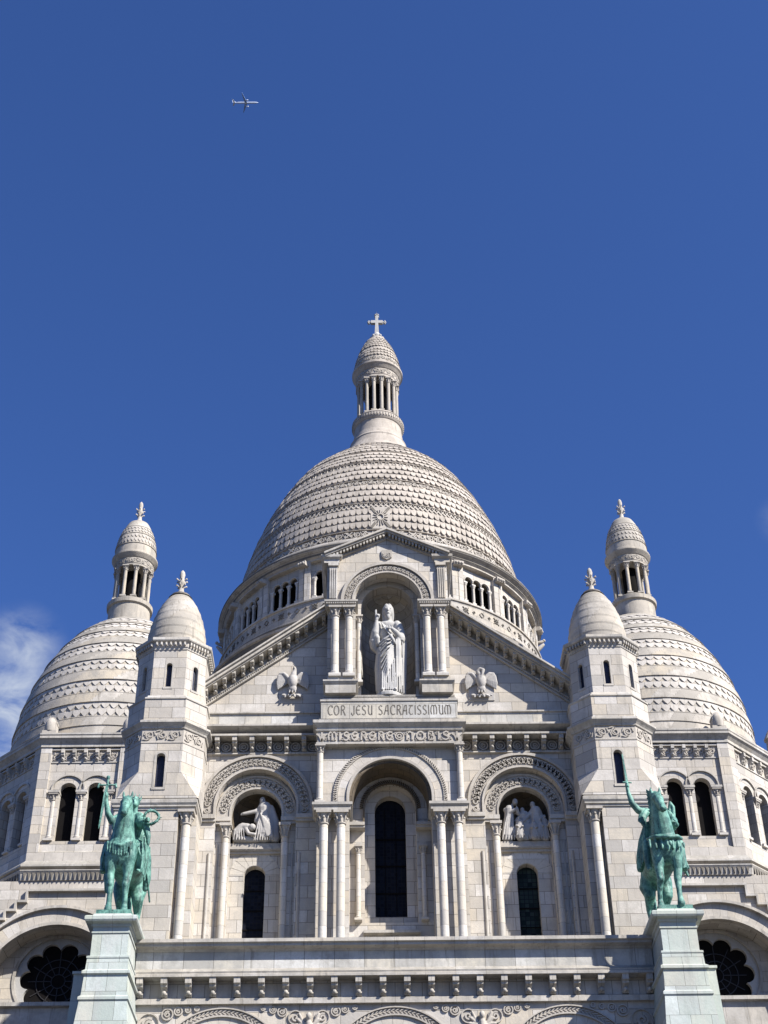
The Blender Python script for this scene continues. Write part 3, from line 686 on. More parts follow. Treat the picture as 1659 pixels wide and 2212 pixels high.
# ------------------------------------------------------------------ side bays with stepped arches
for s in (-1, 1):
    cx = s*4.94
    mb = MB()
    a, b = sorted((s*2.7, s*7.15))
    wall(mb, a, b, 14, 26.34, 0, .28, [(cx, 1.48, 14, 24.24)], 28)
    wall(mb, cx-1.479, cx+1.479, 14, 25.9, .28, .34, [(cx, .93, 14, 24.12)], 24)
    mb.build('side_bay_wall', STONE, B)
    mb = MB(); wall(mb, cx-.929, cx+.929, 14, 22.72, .62, .4, [(cx, .385, 15, 21.8)], 18)
    wn = mb.build('tall_window_wall', stone("bay_stone_%s" % ('left' if s < 0 else 'right'), bw=.55, bh=.48), B)
    mb = MB()
    for i in range(9):                                        # broad voussoirs round the window head
        t0, t1 = PI*(i+.03)/9, PI*(i+.97)/9
        pts = [(cx+.40*math.cos(t0), 21.8+.40*math.sin(t0)), (cx+.92*math.cos(t0), 21.8+.92*math.sin(t0)), (cx+.92*math.cos((t0+t1)/2), 21.8+.92*math.sin((t0+t1)/2)), (cx+.92*math.cos(t1), 21.8+.92*math.sin(t1)), (cx+.40*math.cos(t1), 21.8+.40*math.sin(t1)), (cx+.40*math.cos((t0+t1)/2), 21.8+.40*math.sin((t0+t1)/2))]
        mb.prism(pts, .605, .7)
    mb.build('window_voussoirs', SHAFT, B)
    mb = MB(); panel(mb, cx, .383, 15.0, 21.8, .95); wd_ = mb.build('window', DARK, B)
    mb = MB(); panel(mb, cx, .383, 15.0, 21.8, .94); mb.build('pane', GLASS if s < 0 else GLASSG, wd_)
    for z in (19.9, 20.6, 21.35): mb = MB(); mb.box(cx-.383, cx+.383, .9, .93, z-.02, z+.02); mb.build('glazing_bar', DARK, wd_)
    mb = MB(); mb.box(cx-.929, cx+.929, .45, 1.3, 22.72, 22.99); mb.box(cx-.929, cx+.929, .52, .62, 22.62, 22.72)
    for i in range(6): 
        x = cx-.78+.312*i; mb.prism([(x-.15, 22.76), (x+.15, 22.76), (x, 22.94)], .42, .45)
    mb.build('relief_ledge', CARVE, B)
    mb = MB(); mb.lathe(cx, .62, [(.93, 22.99), (.93, 24.12)], 20, a0=0, a1=PI); mb.lathe(cx, .62, [(.93*math.cos(t*PI/16), 24.12+.93*math.sin(t*PI/16)) for t in range(9)], 20, False, 0, PI)
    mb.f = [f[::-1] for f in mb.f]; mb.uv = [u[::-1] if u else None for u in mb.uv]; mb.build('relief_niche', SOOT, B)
    mb = MB(); ring(mb, cx, 24.24, 1.48, 1.56, -.11, .02, 40, .36); ring(mb, cx, 24.24, 1.60, 1.97, -.03, .02, 40, .36); ring(mb, cx, 24.24, 1.98, 2.09, -.13, .02, 40, .36)
    for i in range(52):
        t = PI*(i+.5)/52; r = 2.10; mb.sphere((cx+r*math.cos(t), -.03, 24.24+r*math.sin(t)), .03, 5, 3)
    scroll_ring(mb, cx, 24.24, 1.61, 1.96, -.03, 30, .05, .36)
    if s > 0:
        for i in range(30):
            t = PI*(i)/30; r = 1.66; leafy(mb, (lambda a, q, o, t=t: (cx+(r+q)*math.cos(t)+a*math.sin(t), -.03-o, 24.24+(r+q)*math.sin(t)-a*math.cos(t))), 0, 0, .24, .05)
    mb.build('outer_archivolt', CARVE, B)
    mb = MB(); ring(mb, cx, 24.12, .93, 1.0, .2, .3, 36, .24); ring(mb, cx, 24.12, 1.0, 1.44, .24, .3, 36, .24); ring(mb, cx, 24.12, 1.40, 1.47, .2, .3, 36, .24)
    scroll_ring(mb, cx, 24.12, 1.02, 1.40, .24, 19, .045, .24)
    mb.build('inner_archivolt', CARVE, B)
    for q in (-1, 1):
        mb = MB()
        a, b = sorted((cx+q*1.47, cx+q*(2.14 if q*s < 0 else 2.2)))
        mb.box(a, b, -.1, .3, 23.62, 23.72); mb.box(a, b, -.16, .3, 23.72, 23.88)
        a, b = sorted((cx+q*.92, cx+q*1.475)); mb.box(a, b, .12, .64, 23.62, 23.72); mb.box(a, b, .07, .64, 23.72, 23.88)
        mb.build('impost', TRIM, B)
    for q in (-1, 1): column(B, cx+q*1.08, .18, 14.4, 23.6, .125, .55, base=False, seg=14)
    for q in (-1, 1):
        mb = MB(); x = cx+q*1.62; mb.lathe(x, 0.0, [(.06, 14), (.06, 22.4)], 8); mb.build('jamb_roll', TRIM, B)
        mb = MB(); x = cx+q*1.36; mb.lathe(x, .3, [(.05, 14), (.05, 22.9)], 8); mb.build('jamb_roll', TRIM, B)
# ------------------------------------------------------------------ turrets
def chamf(cx, cy, h, c): return [(cx-h+c, cy-h), (cx+h-c, cy-h), (cx+h, cy-h+c), (cx+h, cy+h-c), (cx+h-c, cy+h), (cx-h+c, cy+h), (cx-h, cy+h-c), (cx-h, cy-h+c)]
def finial(mb, cx, cy, z0, h, r):
    mb.lathe(cx, cy, [(r*1.1, z0), (r*.55, z0+h*.1), (r*.42, z0+h*.3), (r*.55, z0+h*.42), (r*.8, z0+h*.5), (r*.5, z0+h*.56), (r*.42, z0+h*.66), (r*.55, z0+h*.8), (r*.4, z0+h*.92), (0.01, z0+h)], 10, False)
    for zz, q, m in ((.33, .95, 6), (.55, 1.05, 6)):
        for k in range(m):
            a = 2*PI*k/m+zz; x, y = math.cos(a), math.sin(a)
            mb.cone((cx+r*.4*x, cy+r*.4*y, z0+h*(zz-.04)), (cx+r*q*x, cy+r*q*y, z0+h*(zz+.05)), r*.16, r*.12, 5); mb.sphere((cx+r*q*x, cy+r*q*y, z0+h*(zz+.02)), r*.17, 6, 4)
GM[0] = Matrix.Translation((-.02, -1.25, 0)) @ Matrix.Scale(.975, 4)      # the turrets stand forward of the pediment wall
for s in (-1, 1):
    cx, cy = s*8.53, 1.0
    mb = MB(); X0, X1 = sorted((s*7.72, s*10.05)); mb.box(X0, X1, -.42, 2.6, 6, 24.0)
    X0b, X1b = sorted((s*7.1, s*7.72)); mb.box(X0b, X1b, .12, 2, 14, 24.0)
    tw = mb.build('turret_base', STONE, B)
    mb = MB(); X0, X1 = sorted((s*7.12, s*10.12))
    mb.loft([(X0, 2.5), (X0, -.5), (X1, -.5), (X1, 2.5)], [(-.06, 23.92), (-.06, 23.98), (.02, 24.03), (.02, 24.08), (.07, 24.16), (.08, 24.28), (.0, 24.34), (-.1, 24.37)], False); mb.box(X0+.03, X1-.03, -.46, 2.5, 23.93, 24.36)
    mb.build('string_course', TRIM, tw)
    column(B, s*7.44, -.24, 14.4, 23.92, .17, .55, base=False)
    lo = chamf(cx, cy, 1.5, .72); hi = chamf(cx, cy, 1.33, .69); sq = chamf(cx, cy, 1.5, .03); hf = .78
    mb = MB(); fy = cy-1.5
    for i in range(8):                                        # broached lower stage; its front face carries the slit window
        a, b = i, (i+1) % 8
        if i != 0: mb.add([sq[a]+(24.37,), sq[b]+(24.37,), lo[b]+(25.45,), lo[a]+(25.45,)], [(0, 1, 2, 3)])
    wall(mb, cx-hf, cx+hf, 24.37, 26.62, fy, .3, [(cx, .17, 24.8, 26.03)], 12)
    for q in (-1, 1):
        v = [(cx+q*hf, fy, 24.37), (cx+q*1.47, fy, 24.37), (cx+q*hf, fy, 25.45)]; mb.add(v if q > 0 else v[::-1], [(0, 1, 2)])
    def stage(pg, z0, z1, wins, dp=.25, skip=()):
        for i in range(8):
            if i in skip: continue
            Tm, L = frame(pg[i], pg[(i+1) % 8]); mb.T = Tm
            wall(mb, -L/2, L/2, z0, z1, 0, dp, [wins[i]] if i in wins else [], 12); mb.T = None
    stage(lo, 25.45, 26.62, {}, skip=(0,))
    stage(lo, 27.5, 28.52, {}); stage(hi, 28.75, 30.82, {0: (0, .115, 29.15, 30.1), 1: (0, .115, 29.15, 30.1), 7: (0, .115, 29.15, 30.1)})
    t = mb.build('turret', STONE, B)
    mb = MB(); mb.loft(lo, [(0, 26.62), (.02, 26.62), (.02, 26.68), (.0, 26.7), (.0, 27.2)]); 
    for i in (7, 0, 1):
        Tm, L = frame(lo[i], lo[(i+1) % 8]); mb.T = Tm; frieze(mb, planar(0.), -L/2+.06, L/2-.06, 26.72, 27.18, .04); mb.T = None
    mb.build('carved_band', CARVE, t)
    mb = MB()
    mb.loft(lo, [(0, 27.2), (.05, 27.22), (.07, 27.28), (.12, 27.34), (.2, 27.42), (.2, 27.5), (0.05, 27.6), (.0, 27.62)]); mb.build('string_course', TRIM, t); mb = MB()
    mb.loft(lo, [(0, 28.5), (.04, 28.52), (.04, 28.58), (-.12, 28.68), (-.15, 28.76)]); mb.build('string_course', TRIM, t); mb = MB()
    mb.loft(hi, [(0, 30.80), (.03, 30.82), (.03, 30.88), (.06, 30.92), (.06, 31.1), (.17, 31.16), (.19, 31.2), (.19, 31.3), (.1, 31.36), (-.25, 31.42)])
    for i in range(8):
        Tm, L = frame(hi[i], hi[(i+1) % 8]); mb.T = Tm; n = 7
        for k in range(n): x = -L/2+L*(k+.5)/n; mb.box(x-.035, x+.035, -.16, -.05, 30.96, 31.1); mb.sphere((x, -.13, 31.0), .05, 6, 4)
        mb.T = None
    mb.build('turret_cornice', TRIM, t)
    mb = MB(); wx = cx; ring(mb, cx, 26.03, .172, .24, fy-.012, fy+.2, 16, 1.23); mb.box(cx-.26, cx+.26, fy-.03, fy+.25, 24.7, 24.797); wn = mb.build('window', TRIM, t)
    mb = MB(); panel(mb, cx, .169, 24.8, 26.03, fy+.2); mb.build('pane', SKYGL, wn)
    for i in (0, 1, 7):
        Tm, L = frame(hi[i], hi[(i+1) % 8])
        mb = MB(); mb.T = Tm; ring(mb, 0, 30.1, .116, .17, -.008, .15, 14, .95); mb.box(-.19, .19, -.02, .2, 29.06, 29.147); wn = mb.build('window', TRIM, t)
        mb = MB(); mb.T = Tm; panel(mb, 0, .114, 29.15, 30.1, .14); mb.build('pane', SKYGL, wn)
    mb = MB(); pr = []
    zz = [31.38+.0, 31.75, 32.15, 32.55, 32.95, 33.3, 33.62, 33.9, 34.14]
    def tr(z): q = (z-31.38)/3.0; return 1.2*(1-max(q, 0)**2.05)**.62
    for a, b in zip(zz[:-1], zz[1:]):
        for k in range(4): z = a+(b-a)*k/4; pr.append((tr(z)+.0, z))
        pr.append((tr(b)+.022, b-.02)); pr.append((tr(b)-.005, b))
    mb.lathe(cx, cy, pr, 40); td = mb.build('turret_dome', DOMEB, t)
    mb = MB(); mb.lathe(cx, cy, [(.5, 34.08), (.36, 34.16), (.4, 34.22), (.24, 34.3), (.22, 34.36)], 16); finial(mb, cx, cy, 34.3, 1.25, .22); mb.build('finial', CARVE, t)
GM[0] = None
# ------------------------------------------------------------------ side towers
def opening_face(t, T, L, z0, z1, ops, hw, zb, zs, half, full=True, ncol=3):
    # one face: corner piers, a recessed panel with arched openings, hoods, shafts, corbel band
    mb = MB(); mb.T = T
    for a, b in ((-L/2, -half), (half, L/2)): mb.add([(a, 0, z0), (b, 0, z0), (b, 0, z1), (a, 0, z1)], [(0, 1, 2, 3)])
    for a, q in ((-half, 1), (half, -1)):
        v = [(a, 0, 27.95), (a, .14, 27.95), (a, .14, z1), (a, 0, z1)]; mb.add(v if q > 0 else v[::-1], [(3, 2, 1, 0)])
    mb.add([(-half, 0, z0), (half, 0, z0), (half, 0, 27.9), (-half, 0, 27.9)], [(0, 1, 2, 3)])
    mb.add([(-half, 0, 27.9), (half, 0, 27.9), (half, .14, 28.03), (-half, .14, 28.03)], [(0, 1, 2, 3)])
    wall(mb, -half, half, 28.0, z1, .14, .5, [(c, hw, zb, zs) for c in ops], 14)
    f = mb.build('tower_face', STONE, t)
    mb = MB(); mb.T = T
    for c in ops: ring(mb, c, zs, hw+.34, hw+.40, .06, .15, 22)
    for c in ops: ring(mb, c, zs, hw, hw+.02, .12, .3, 16)
    xs = sorted([c-hw-.24 for c in ops[:1]]+[(a+b)/2 for a, b in zip(ops[:-1], ops[1:])]+[ops[-1]+hw+.24])
    for i, x in enumerate(xs): 
        a, b = x-.26, x+.26; mb.box(a, b, -.02, .5, 30.86, 30.97)
    mb.box(-half, half, .10, .3, 32.40, 32.46)
    mb.build('hood_mould', TRIM, f)
    for x in xs: column(t, x, .22, 28.62, 30.86, .125, .38, T=T, seg=12)
    mb = MB(); mb.T = T; n = 6; st = 2*half/n
    mb.box(-half, half, .02, .13, 33.02, 33.1)
    for i in range(n-1): x = -half+st*(i+1); corbel_geo(mb, x, .14, 32.47, 33.02, .15, .26)
    mb.build('corbel_table', TRIM, f)
    mb = MB(); mb.T = T
    for i in range(n): x = -half+st*(i+.5); mb = MB(); mb.T = T; frieze(mb, planar(.138), x-.17, x+.17, 32.52, 32.98, .05); mb.build('carved_panel', CARVE, f)
def side_prof(z):
    t = min(max((z-34.2)/9.75, 0), 1); return 5.37*max(1-t**2.17, 0)**.6
def tiles(mb, cx, cy, prof, za, zb, rows, width, shape, th=.06, a0=0., a1=2*PI, over=.93):
    # rows of overlapping stone scales laid on a dome
    for r in range(rows):
        zt = za+(zb-za)*(r+1)/rows; zl = zt-(zb-za)/rows*over
        R = prof((zt+zl)/2); n = max(int(round(2*PI*R/width)), 8); n0 = int(n*(a1-a0)/(2*PI))
        for i in range(n0):
            ac = a0+2*PI*(i+(.5 if r % 2 else 0))/n; wv = 2*PI/n*.97
            out_ = []; inn = []; vr = random.uniform(.75, 1.25)
            for u, v in shape:
                z = zt+(zl-zt)*v; q = prof(z); a = ac+u*wv
                o = th*(.72+.28*v)*vr; out_.append((cx+(q+o)*math.cos(a), cy+(q+o)*math.sin(a), z+o*.35)); inn.append((cx+(q-.01)*math.cos(a), cy+(q-.01)*math.sin(a), z))
            m = len(shape)
            mb.add(out_+inn, [tuple(range(m))]+[(k, m+k, m+(k+1) % m, (k+1) % m)[::-1] for k in range(m-1)])
ROUND = [(-.5, 0), (-.495, .28), (-.44, .56), (-.28, .84), (0, 1), (.28, .84), (.44, .56), (.495, .28), (.5, 0)]
LEAF = [(-.5, 0), (-.5, .42), (-.26, .74), (0, 1), (.26, .74), (.5, .42), (.5, 0)]
def drum_fn(cx, cy, prof, z0=None):      # unrolled band: x along the girth, z height
    def f(x, z, o):
        r = prof(z)+o; R = prof(z0 if z0 is not None else z); a = -PI/2+x/R
        return (cx+r*math.cos(a), cy+r*math.sin(a), z)
    return f
LEAD = plain('dark_lead', (.02, .018, .02), .6)
SCALE = stone("scale_stone", base=(.48, .445, .40), bw=0)
for s in (-1, 1):
    cx, cy = s*14.0, 17.8; h = 5.8; c = h-2.1
    og = chamf(cx, cy, h, c)
    t = thing('x', 'x', 'x'); bpy.data.objects.remove(t)
    mb = MB(); mb.loft([(x, y) for x, y in chamf(cx, cy, h-.5, c-.2)], [(0, 27.2), (0, 34.1)], True, True)
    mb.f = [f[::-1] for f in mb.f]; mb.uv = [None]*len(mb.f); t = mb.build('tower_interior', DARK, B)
    for i in (7, 0, 1):
        Tm, L = frame(og[i], og[(i+1) % 8])
        if i == 0: opening_face(t, Tm, L, 26.9, 33.14, [-.64, .64], .385, 28.5, 31.0, 1.6)
        else:
            opening_face(t, Tm, L, 26.9, 33.14, [-1.28, 0, 1.28], .385, 28.5, 31.0, 2.1)
    mb = MB()
    for i in range(2, 7): Tm, L = frame(og[i], og[(i+1) % 8]); mb.T = Tm; mb.add([(-L/2, 0, 26.9), (L/2, 0, 26.9), (L/2, 0, 33.14), (-L/2, 0, 33.14)], [(0, 1, 2, 3)]); mb.T = None
    mb.build('tower_face', STONE, t)
    mb = MB()
    mb.loft(og, [(0, 33.14), (.05, 33.16), (.05, 33.24), (.03, 33.26), (.03, 33.32), (.16, 33.48), (.24, 33.54), (.24, 33.64), (.2, 33.67), (.24, 33.72), (.24, 33.8), (.0, 33.9), (-.5, 34.0), (-1.5, 34.1)]); mb.build('tower_cornice', TRIM, t); mb = MB()
    mb.loft(og, [(0, 26.9), (.05, 26.92), (.12, 27.05), (.3, 27.12), (.3, 27.2), (.0, 27.5)]) 
    mb.loft(og, [(0, 26.5), (.16, 26.52), (.22, 26.8), (.3, 26.92), (.3, 26.96), (0, 26.97)])
    mb.build('string_course', TRIM, t)
    mb = MB()
    for i in (7, 0, 1):
        Tm, L = frame(og[i], og[(i+1) % 8]); mb.T = Tm; n = int(L/.2)
        for k in range(n):
            x = -L/2+L*(k+.5)/n; mb.prism([(x-.08, 26.88), (x, 26.55), (x+.08, 26.88)], -.25, -.17)
        mb.T = None
    mb.build('leaf_band', DIRT_SHADE, t)
    # small crested blocks standing on the cornice corners
    for k in (0, 1):
        x, y = og[k]; mb = MB(); x += .25*(1 if k == 0 else -1); y += .25
        mb.box(x-.33, x+.33, y-.3, y+.5, 33.85, 34.05); mb.box(x-.26, x+.26, y-.22, y+.4, 34.05, 34.5)
        mb.lathe(x, y-.1, [(.24, 34.05), (.27, 34.25), (.26, 34.5), (.16, 34.72), (.02, 34.8)], 12, False)
        mb.prism([(x+.27*math.cos(a*PI/10), 34.55+.34*math.sin(a*PI/10)) for a in range(11)], y-.05, y+.4)
        mb.build('corner_crest', CARVE, t)
    # lower stage: square block with the great arch, stepped haunches and rose window
    mb = MB(); 
    X0, X1 = sorted((s*9.9, s*20.5))
    rx, rz = s*14.23, 22.45
    # wall with round rose opening cut under the big arch
    wall(mb, X0, X1, 6, 26.5, 11.9, .9, [(rx, 3.0, 6, 21.4)], 40)
    mb.add([(X0, 11.9, 26.5), (X1, 11.9, 26.5), (X1, 24, 26.5), (X0, 24, 26.5)], [(0, 1, 2, 3)])
    lw = mb.build('tower_base_wall', STONE, t)
    mb = MB()                                                   # panel with the round opening, filled by a lobed tracery window
    rr = 1.82; n = 40; y = 12.8
    mb.add([(rx-3.0, y, 20.2), (rx+3.0, y, 20.2), (rx+3.0, y, 6), (rx-3.0, y, 6)], [(3, 2, 1, 0)])
    pts_o = []; pts_i = []
    for i in range(64):
        a = 2*PI*i/64; ca, sa = math.cos(a), math.sin(a)
        pts_i.append((rx+rr*ca, rz+rr*sa))
        k = 10.
        for kk in range(400):                                    # march to the border of the panel
            k = rr+kk*.01; px, pz_ = rx+k*ca, rz+k*sa
            if abs(px-rx) > 3.01 or pz_ < 20.2 or (pz_ > 21.4 and math.hypot(px-rx, pz_-21.4) > 3.01): break
        pts_o.append((rx+k*ca, rz+max(k, rr)*sa))
    V = [(p[0], y, p[1]) for p in pts_o]+[(p[0], y, p[1]) for p in pts_i]+[(p[0], y+.3, p[1]) for p in pts_i]
    mb.add(V, [(i, 64+i, 64+(i+1) % 64, (i+1) % 64)[::-1] for i in range(64)]+[(64+i, 128+i, 128+(i+1) % 64, 64+(i+1) % 64)[::-1] for i in range(64)])
    mb.build('rose_panel', STONE, lw)
    mb = MB(); ring(mb, rx, rz, rr-.02, rr+.1, y-.05, y+.02, 36); mb2 = [(x, 2*rz-z) for x, z in arc(rx, rz, rr, 36)]
    mb.ribbon([(rx+(rr+.04)*math.cos(-a*PI/36), rz+(rr+.04)*math.sin(-a*PI/36)) for a in range(37)], .12, .05, planar(y))
    mb.build('rose_moulding', TRIM, lw)
    mb = MB(); m = 10; rl = 1.22; ra = .40; lob = []; circ = []; nl = 240
    for i in range(nl):
        a = 2*PI*i/nl; d = (a-PI/2-PI/m) % (2*PI/m); d = min(d, 2*PI/m-d)
        q = rl*math.cos(d)+math.sqrt(ra*ra-(rl*math.sin(d))**2)
        lob.append((rx+q*math.cos(a), rz+q*math.sin(a))); circ.append((rx+1.84*math.cos(a), rz+1.84*math.sin(a)))
    V = [(p[0], y+.1, p[1]) for p in circ]+[(p[0], y+.1, p[1]) for p in lob]+[(p[0], y+.3, p[1]) for p in lob]
    mb.add(V, [(i, nl+i, nl+(i+1) % nl, (i+1) % nl)[::-1] for i in range(nl)]+[(nl+i, 2*nl+i, 2*nl+(i+1) % nl, nl+(i+1) % nl)[::-1] for i in range(nl)])
    mb.build('rose_tracery', MARBLE, lw)
    mb = MB(); mb.add([(rx+1.88*math.cos(2*PI*i/32), y+.33, rz+1.88*math.sin(2*PI*i/32)) for i in range(32)], [tuple(range(32))]); g = mb.build('rose_window', DARK, lw)
    mb = MB()
    for q in (.3, .62, .95): mb.ribbon([(rx+q*math.cos(2*PI*i/30), rz+q*math.sin(2*PI*i/30)) for i in range(30)], .03, .03, planar(y+.32), True)
    for i in range(12): a = 2*PI*i/12; mb.ribbon([(rx+.3*math.cos(a), rz+.3*math.sin(a)), (rx+1.3*math.cos(a), rz+1.3*math.sin(a))], .03, .03, planar(y+.32))
    mb.build('window_lead', LEAD, g)
    mb = MB(); mb.xprism([(13.0, 19.0), (12.5, 19.0), (12.5, 21.1), (12.3, 21.14), (12.3, 21.3), (12.5, 21.36), (13.0, 21.42)], rx-2.98, rx+2.98); mb.build('rose_sill', TRIM, lw)
    mb = MB(); ring(mb, rx, 21.4, 3.0, 3.14, 11.6, 11.92, 48, 3); ring(mb, rx, 21.4, 3.72, 3.84, 11.5, 11.92, 48, 3); mb.build('great_arch_moulding', TRIM, lw)
    mb = MB(); ring(mb, rx, 21.4, 3.14, 3.72, 11.68, 11.92, 48, 3); mb.build('great_arch_voussoirs', bpy.data.materials["voussoir_stone"], lw)
    # stepped strings above the arch
    mb = MB(); zs_ = [(15.72, 26.06), (16.15, 25.56), (16.57, 25.16), (17.0, 24.76), (17.5, 24.3)]
    prev = s*12.3
    mb.box(min(s*11.0, s*15.72), max(s*11.0, s*15.72), 11.72, 11.9, 25.98, 26.08)
    for i in range(4):
        xa, za = zs_[i]; xb, zb_ = zs_[i+1]
        a, b = sorted((s*xa, s*(xa+.1))); mb.box(a, b, 11.72, 11.9, zb_-.08, za+.02)
        a, b = sorted((s*(xa+.1), s*xb)); mb.box(a, b, 11.72, 11.9, zb_-.08, zb_+.02)
    mb.build('stepped_string', TRIM, lw)
    # dome
    cx = s*13.6; cy = 18.
    mb = MB(); mb.lathe(cx, cy, [(side_prof(34+.25*i)+.0, 34+.25*i) for i in range(39)], 72, False)
    d = mb.build('side_dome', DOMEB, B)
    bands = [(34.15, 34.65, 0), (34.65, 35.17, 0), (35.17, 35.98, 2), (35.98, 36.57, 0), (36.57, 37.35, 2), (37.35, 38.02, 0), (38.02, 38.74, 2), (38.74, 39.31, 0), (39.31, 40.0, 2), (40.0, 40.56, 0), (40.56, 41.08, 2), (41.08, 41.45, 0), (41.45, 41.95, 2), (41.95, 42.2, 0), (42.2, 42.6, 2)]
    for a, b, k in bands:
        mb = MB(); mt = MB()
        if k == 0:
            pr = [(side_prof(a)-.02, a)]+[(side_prof(a+(b-a)*q/5)+.05+.05*(1-q/5), a+(b-a)*q/5+.01) for q in range(6)]+[(side_prof(b)-.03, b)]
            mb.lathe(cx, cy, pr, 96); mb.build('dome_ring', DOMEB, d)
        else:
            tiles(mt, cx, cy, side_prof, a-.02, b+.04, 2, .42, LEAF, .05, 0, 2*PI, 1.0)
            mb.lathe(cx, cy, [(side_prof(a)-.02, a-.015), (side_prof(a)+.07, a-.01), (side_prof(a)+.05, a+.03), (side_prof(a)-.03, a+.04)], 96); mb.build('dome_ring', DOMEB, d); mt.build('scale_band', SCALE, d)
    # lantern
    lx = s*13.85
    mb = MB(); mb.lathe(lx, cy, [(1.55, 42.55), (1.42, 42.75), (1.44, 42.85), (1.25, 43.1), (1.15, 43.35), (1.13, 44.5), (1.13, 44.55), (1.24, 44.62), (1.26, 44.85), (1.18, 44.92), (1.0, 45.05), (.3, 45.08)], 32); mb.build('lantern_base', DOMEB, B); mb = MB()
    mb.lathe(lx, cy, [(.25, 47.1), (1.04, 47.12), (1.04, 47.2), (1.07, 47.25), (1.07, 47.6), (1.12, 47.64), (1.24, 47.8), (1.28, 47.86), (1.28, 47.95), (1.18, 48.02), (1.17, 48.1)], 32)
    cp = lambda z: 1.16*max(1-(max(z-48.0, 0)/3.1)**2.0, 0)**.66
    mb.lathe(lx, cy, [(cp(48.1+.12*i), 48.1+.12*i) for i in range(21)]+[(.3, 50.6), (.34, 50.68), (.2, 50.8)], 32, False)
    mb.lathe(lx, cy, [(cp(48.55), 48.54), (cp(48.55)+.04, 48.55), (cp(48.55), 48.6)], 32); mb.lathe(lx, cy, [(cp(49.3), 49.29), (cp(49.3)+.04, 49.3), (cp(49.3), 49.35)], 32); mb.lathe(lx, cy, [(cp(49.9), 49.89), (cp(49.9)+.03, 49.9), (cp(49.9), 49.94)], 32)
    ln = mb.build('lantern', DOMEB, B)
    mb = MB(); tiles(mb, lx, cy, cp, 48.62, 49.25, 2, .2, LEAF, .03); mb.build('scale_band', CARVE, ln); mb = MB(); tiles(mb, lx, cy, cp, 49.4, 49.85, 2, .18, LEAF, .03); mb.build('scale_band', CARVE, ln); mb = MB()
    fnx = drum_fn(lx, cy, lambda z: 1.07, 47.4); frieze(mb, fnx, -3.0, 3.0, 47.27, 47.58, .03); mb.build('carved_band', CARVE, ln); mb = MB()
    for i in range(26): a = 2*PI*i/26; mb.sphere((lx+1.38*math.cos(a), cy+1.38*math.sin(a), 42.95), .05, 5, 3)
    mb.build('bead_ring', CARVE, ln)
    mb = MB(); finial(mb, lx, cy, 50.75, 1.5, .24); mb.build('finial', CARVE, ln)
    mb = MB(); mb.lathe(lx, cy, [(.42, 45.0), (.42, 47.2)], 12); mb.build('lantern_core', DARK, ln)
    for i in range(10):
        a = 2*PI*(i+.5)/10-PI/2; column(ln, lx+.92*math.cos(a), cy+.92*math.sin(a), 45.13, 47.12, .1, .34, seg=10, mat=DOMEB)
# ------------------------------------------------------------------ main drum and dome
DX, DY = 0., 30.
def main_prof(z):
    t = min(max((z-49)/17.5, 0), 1); r = 9.4*max(1-t**1.9, 0)**.69
    return r if z < 61.5 else r*(1-.33*(min(z-61.5, 4.8)/4.8)**1.25)
mb = MB(); SL = []
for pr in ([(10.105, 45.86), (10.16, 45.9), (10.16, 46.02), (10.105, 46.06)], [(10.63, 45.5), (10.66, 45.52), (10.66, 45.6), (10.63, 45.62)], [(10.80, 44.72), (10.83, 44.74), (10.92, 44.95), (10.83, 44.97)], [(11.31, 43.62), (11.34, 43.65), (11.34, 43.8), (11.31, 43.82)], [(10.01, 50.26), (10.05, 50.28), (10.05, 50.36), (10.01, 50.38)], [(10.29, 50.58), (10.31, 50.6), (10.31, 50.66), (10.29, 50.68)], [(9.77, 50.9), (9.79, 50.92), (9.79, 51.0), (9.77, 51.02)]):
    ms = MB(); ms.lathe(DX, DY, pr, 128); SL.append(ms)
DRST = stone("drum_stone", base=(.46, .425, .38), bw=1.1, bh=.5, grime=.7)
mb.lathe(DX, DY, [(11.0, 20), (11.0, 43.4), (11.3, 43.6), (11.3, 43.9), (10.9, 44.1), (10.75, 44.9), (11.0, 45.0), (11.05, 45.15), (10.7, 45.3), (10.5, 45.45), (10.62, 45.55), (10.62, 45.7), (10.15, 45.85), (10.1, 46.1), (10.1, 47.1), (10.18, 47.12), (10.18, 47.22), (9.85, 47.3), (8.5, 47.3)], 128); dr = mb.build('drum', DRST, B); mb = MB()
mb.lathe(DX, DY, [(8.5, 50.02), (9.8, 50.02), (9.9, 50.05), (9.9, 50.15), (10.02, 50.25), (10.0, 50.35), (10.22, 50.5), (10.28, 50.55), (10.28, 50.72), (10.1, 50.8), (9.75, 50.86), (9.72, 51.2), (9.66, 51.25), (9.6, 51.4)], 128)
mb.build('drum_cornice', DRST, dr)
for ms in SL: ms.build('dirt_shade_fillet', DIRT_SHADE, dr)  # dark rings paint in cornice-underside shade along with the dirt
NB = 20
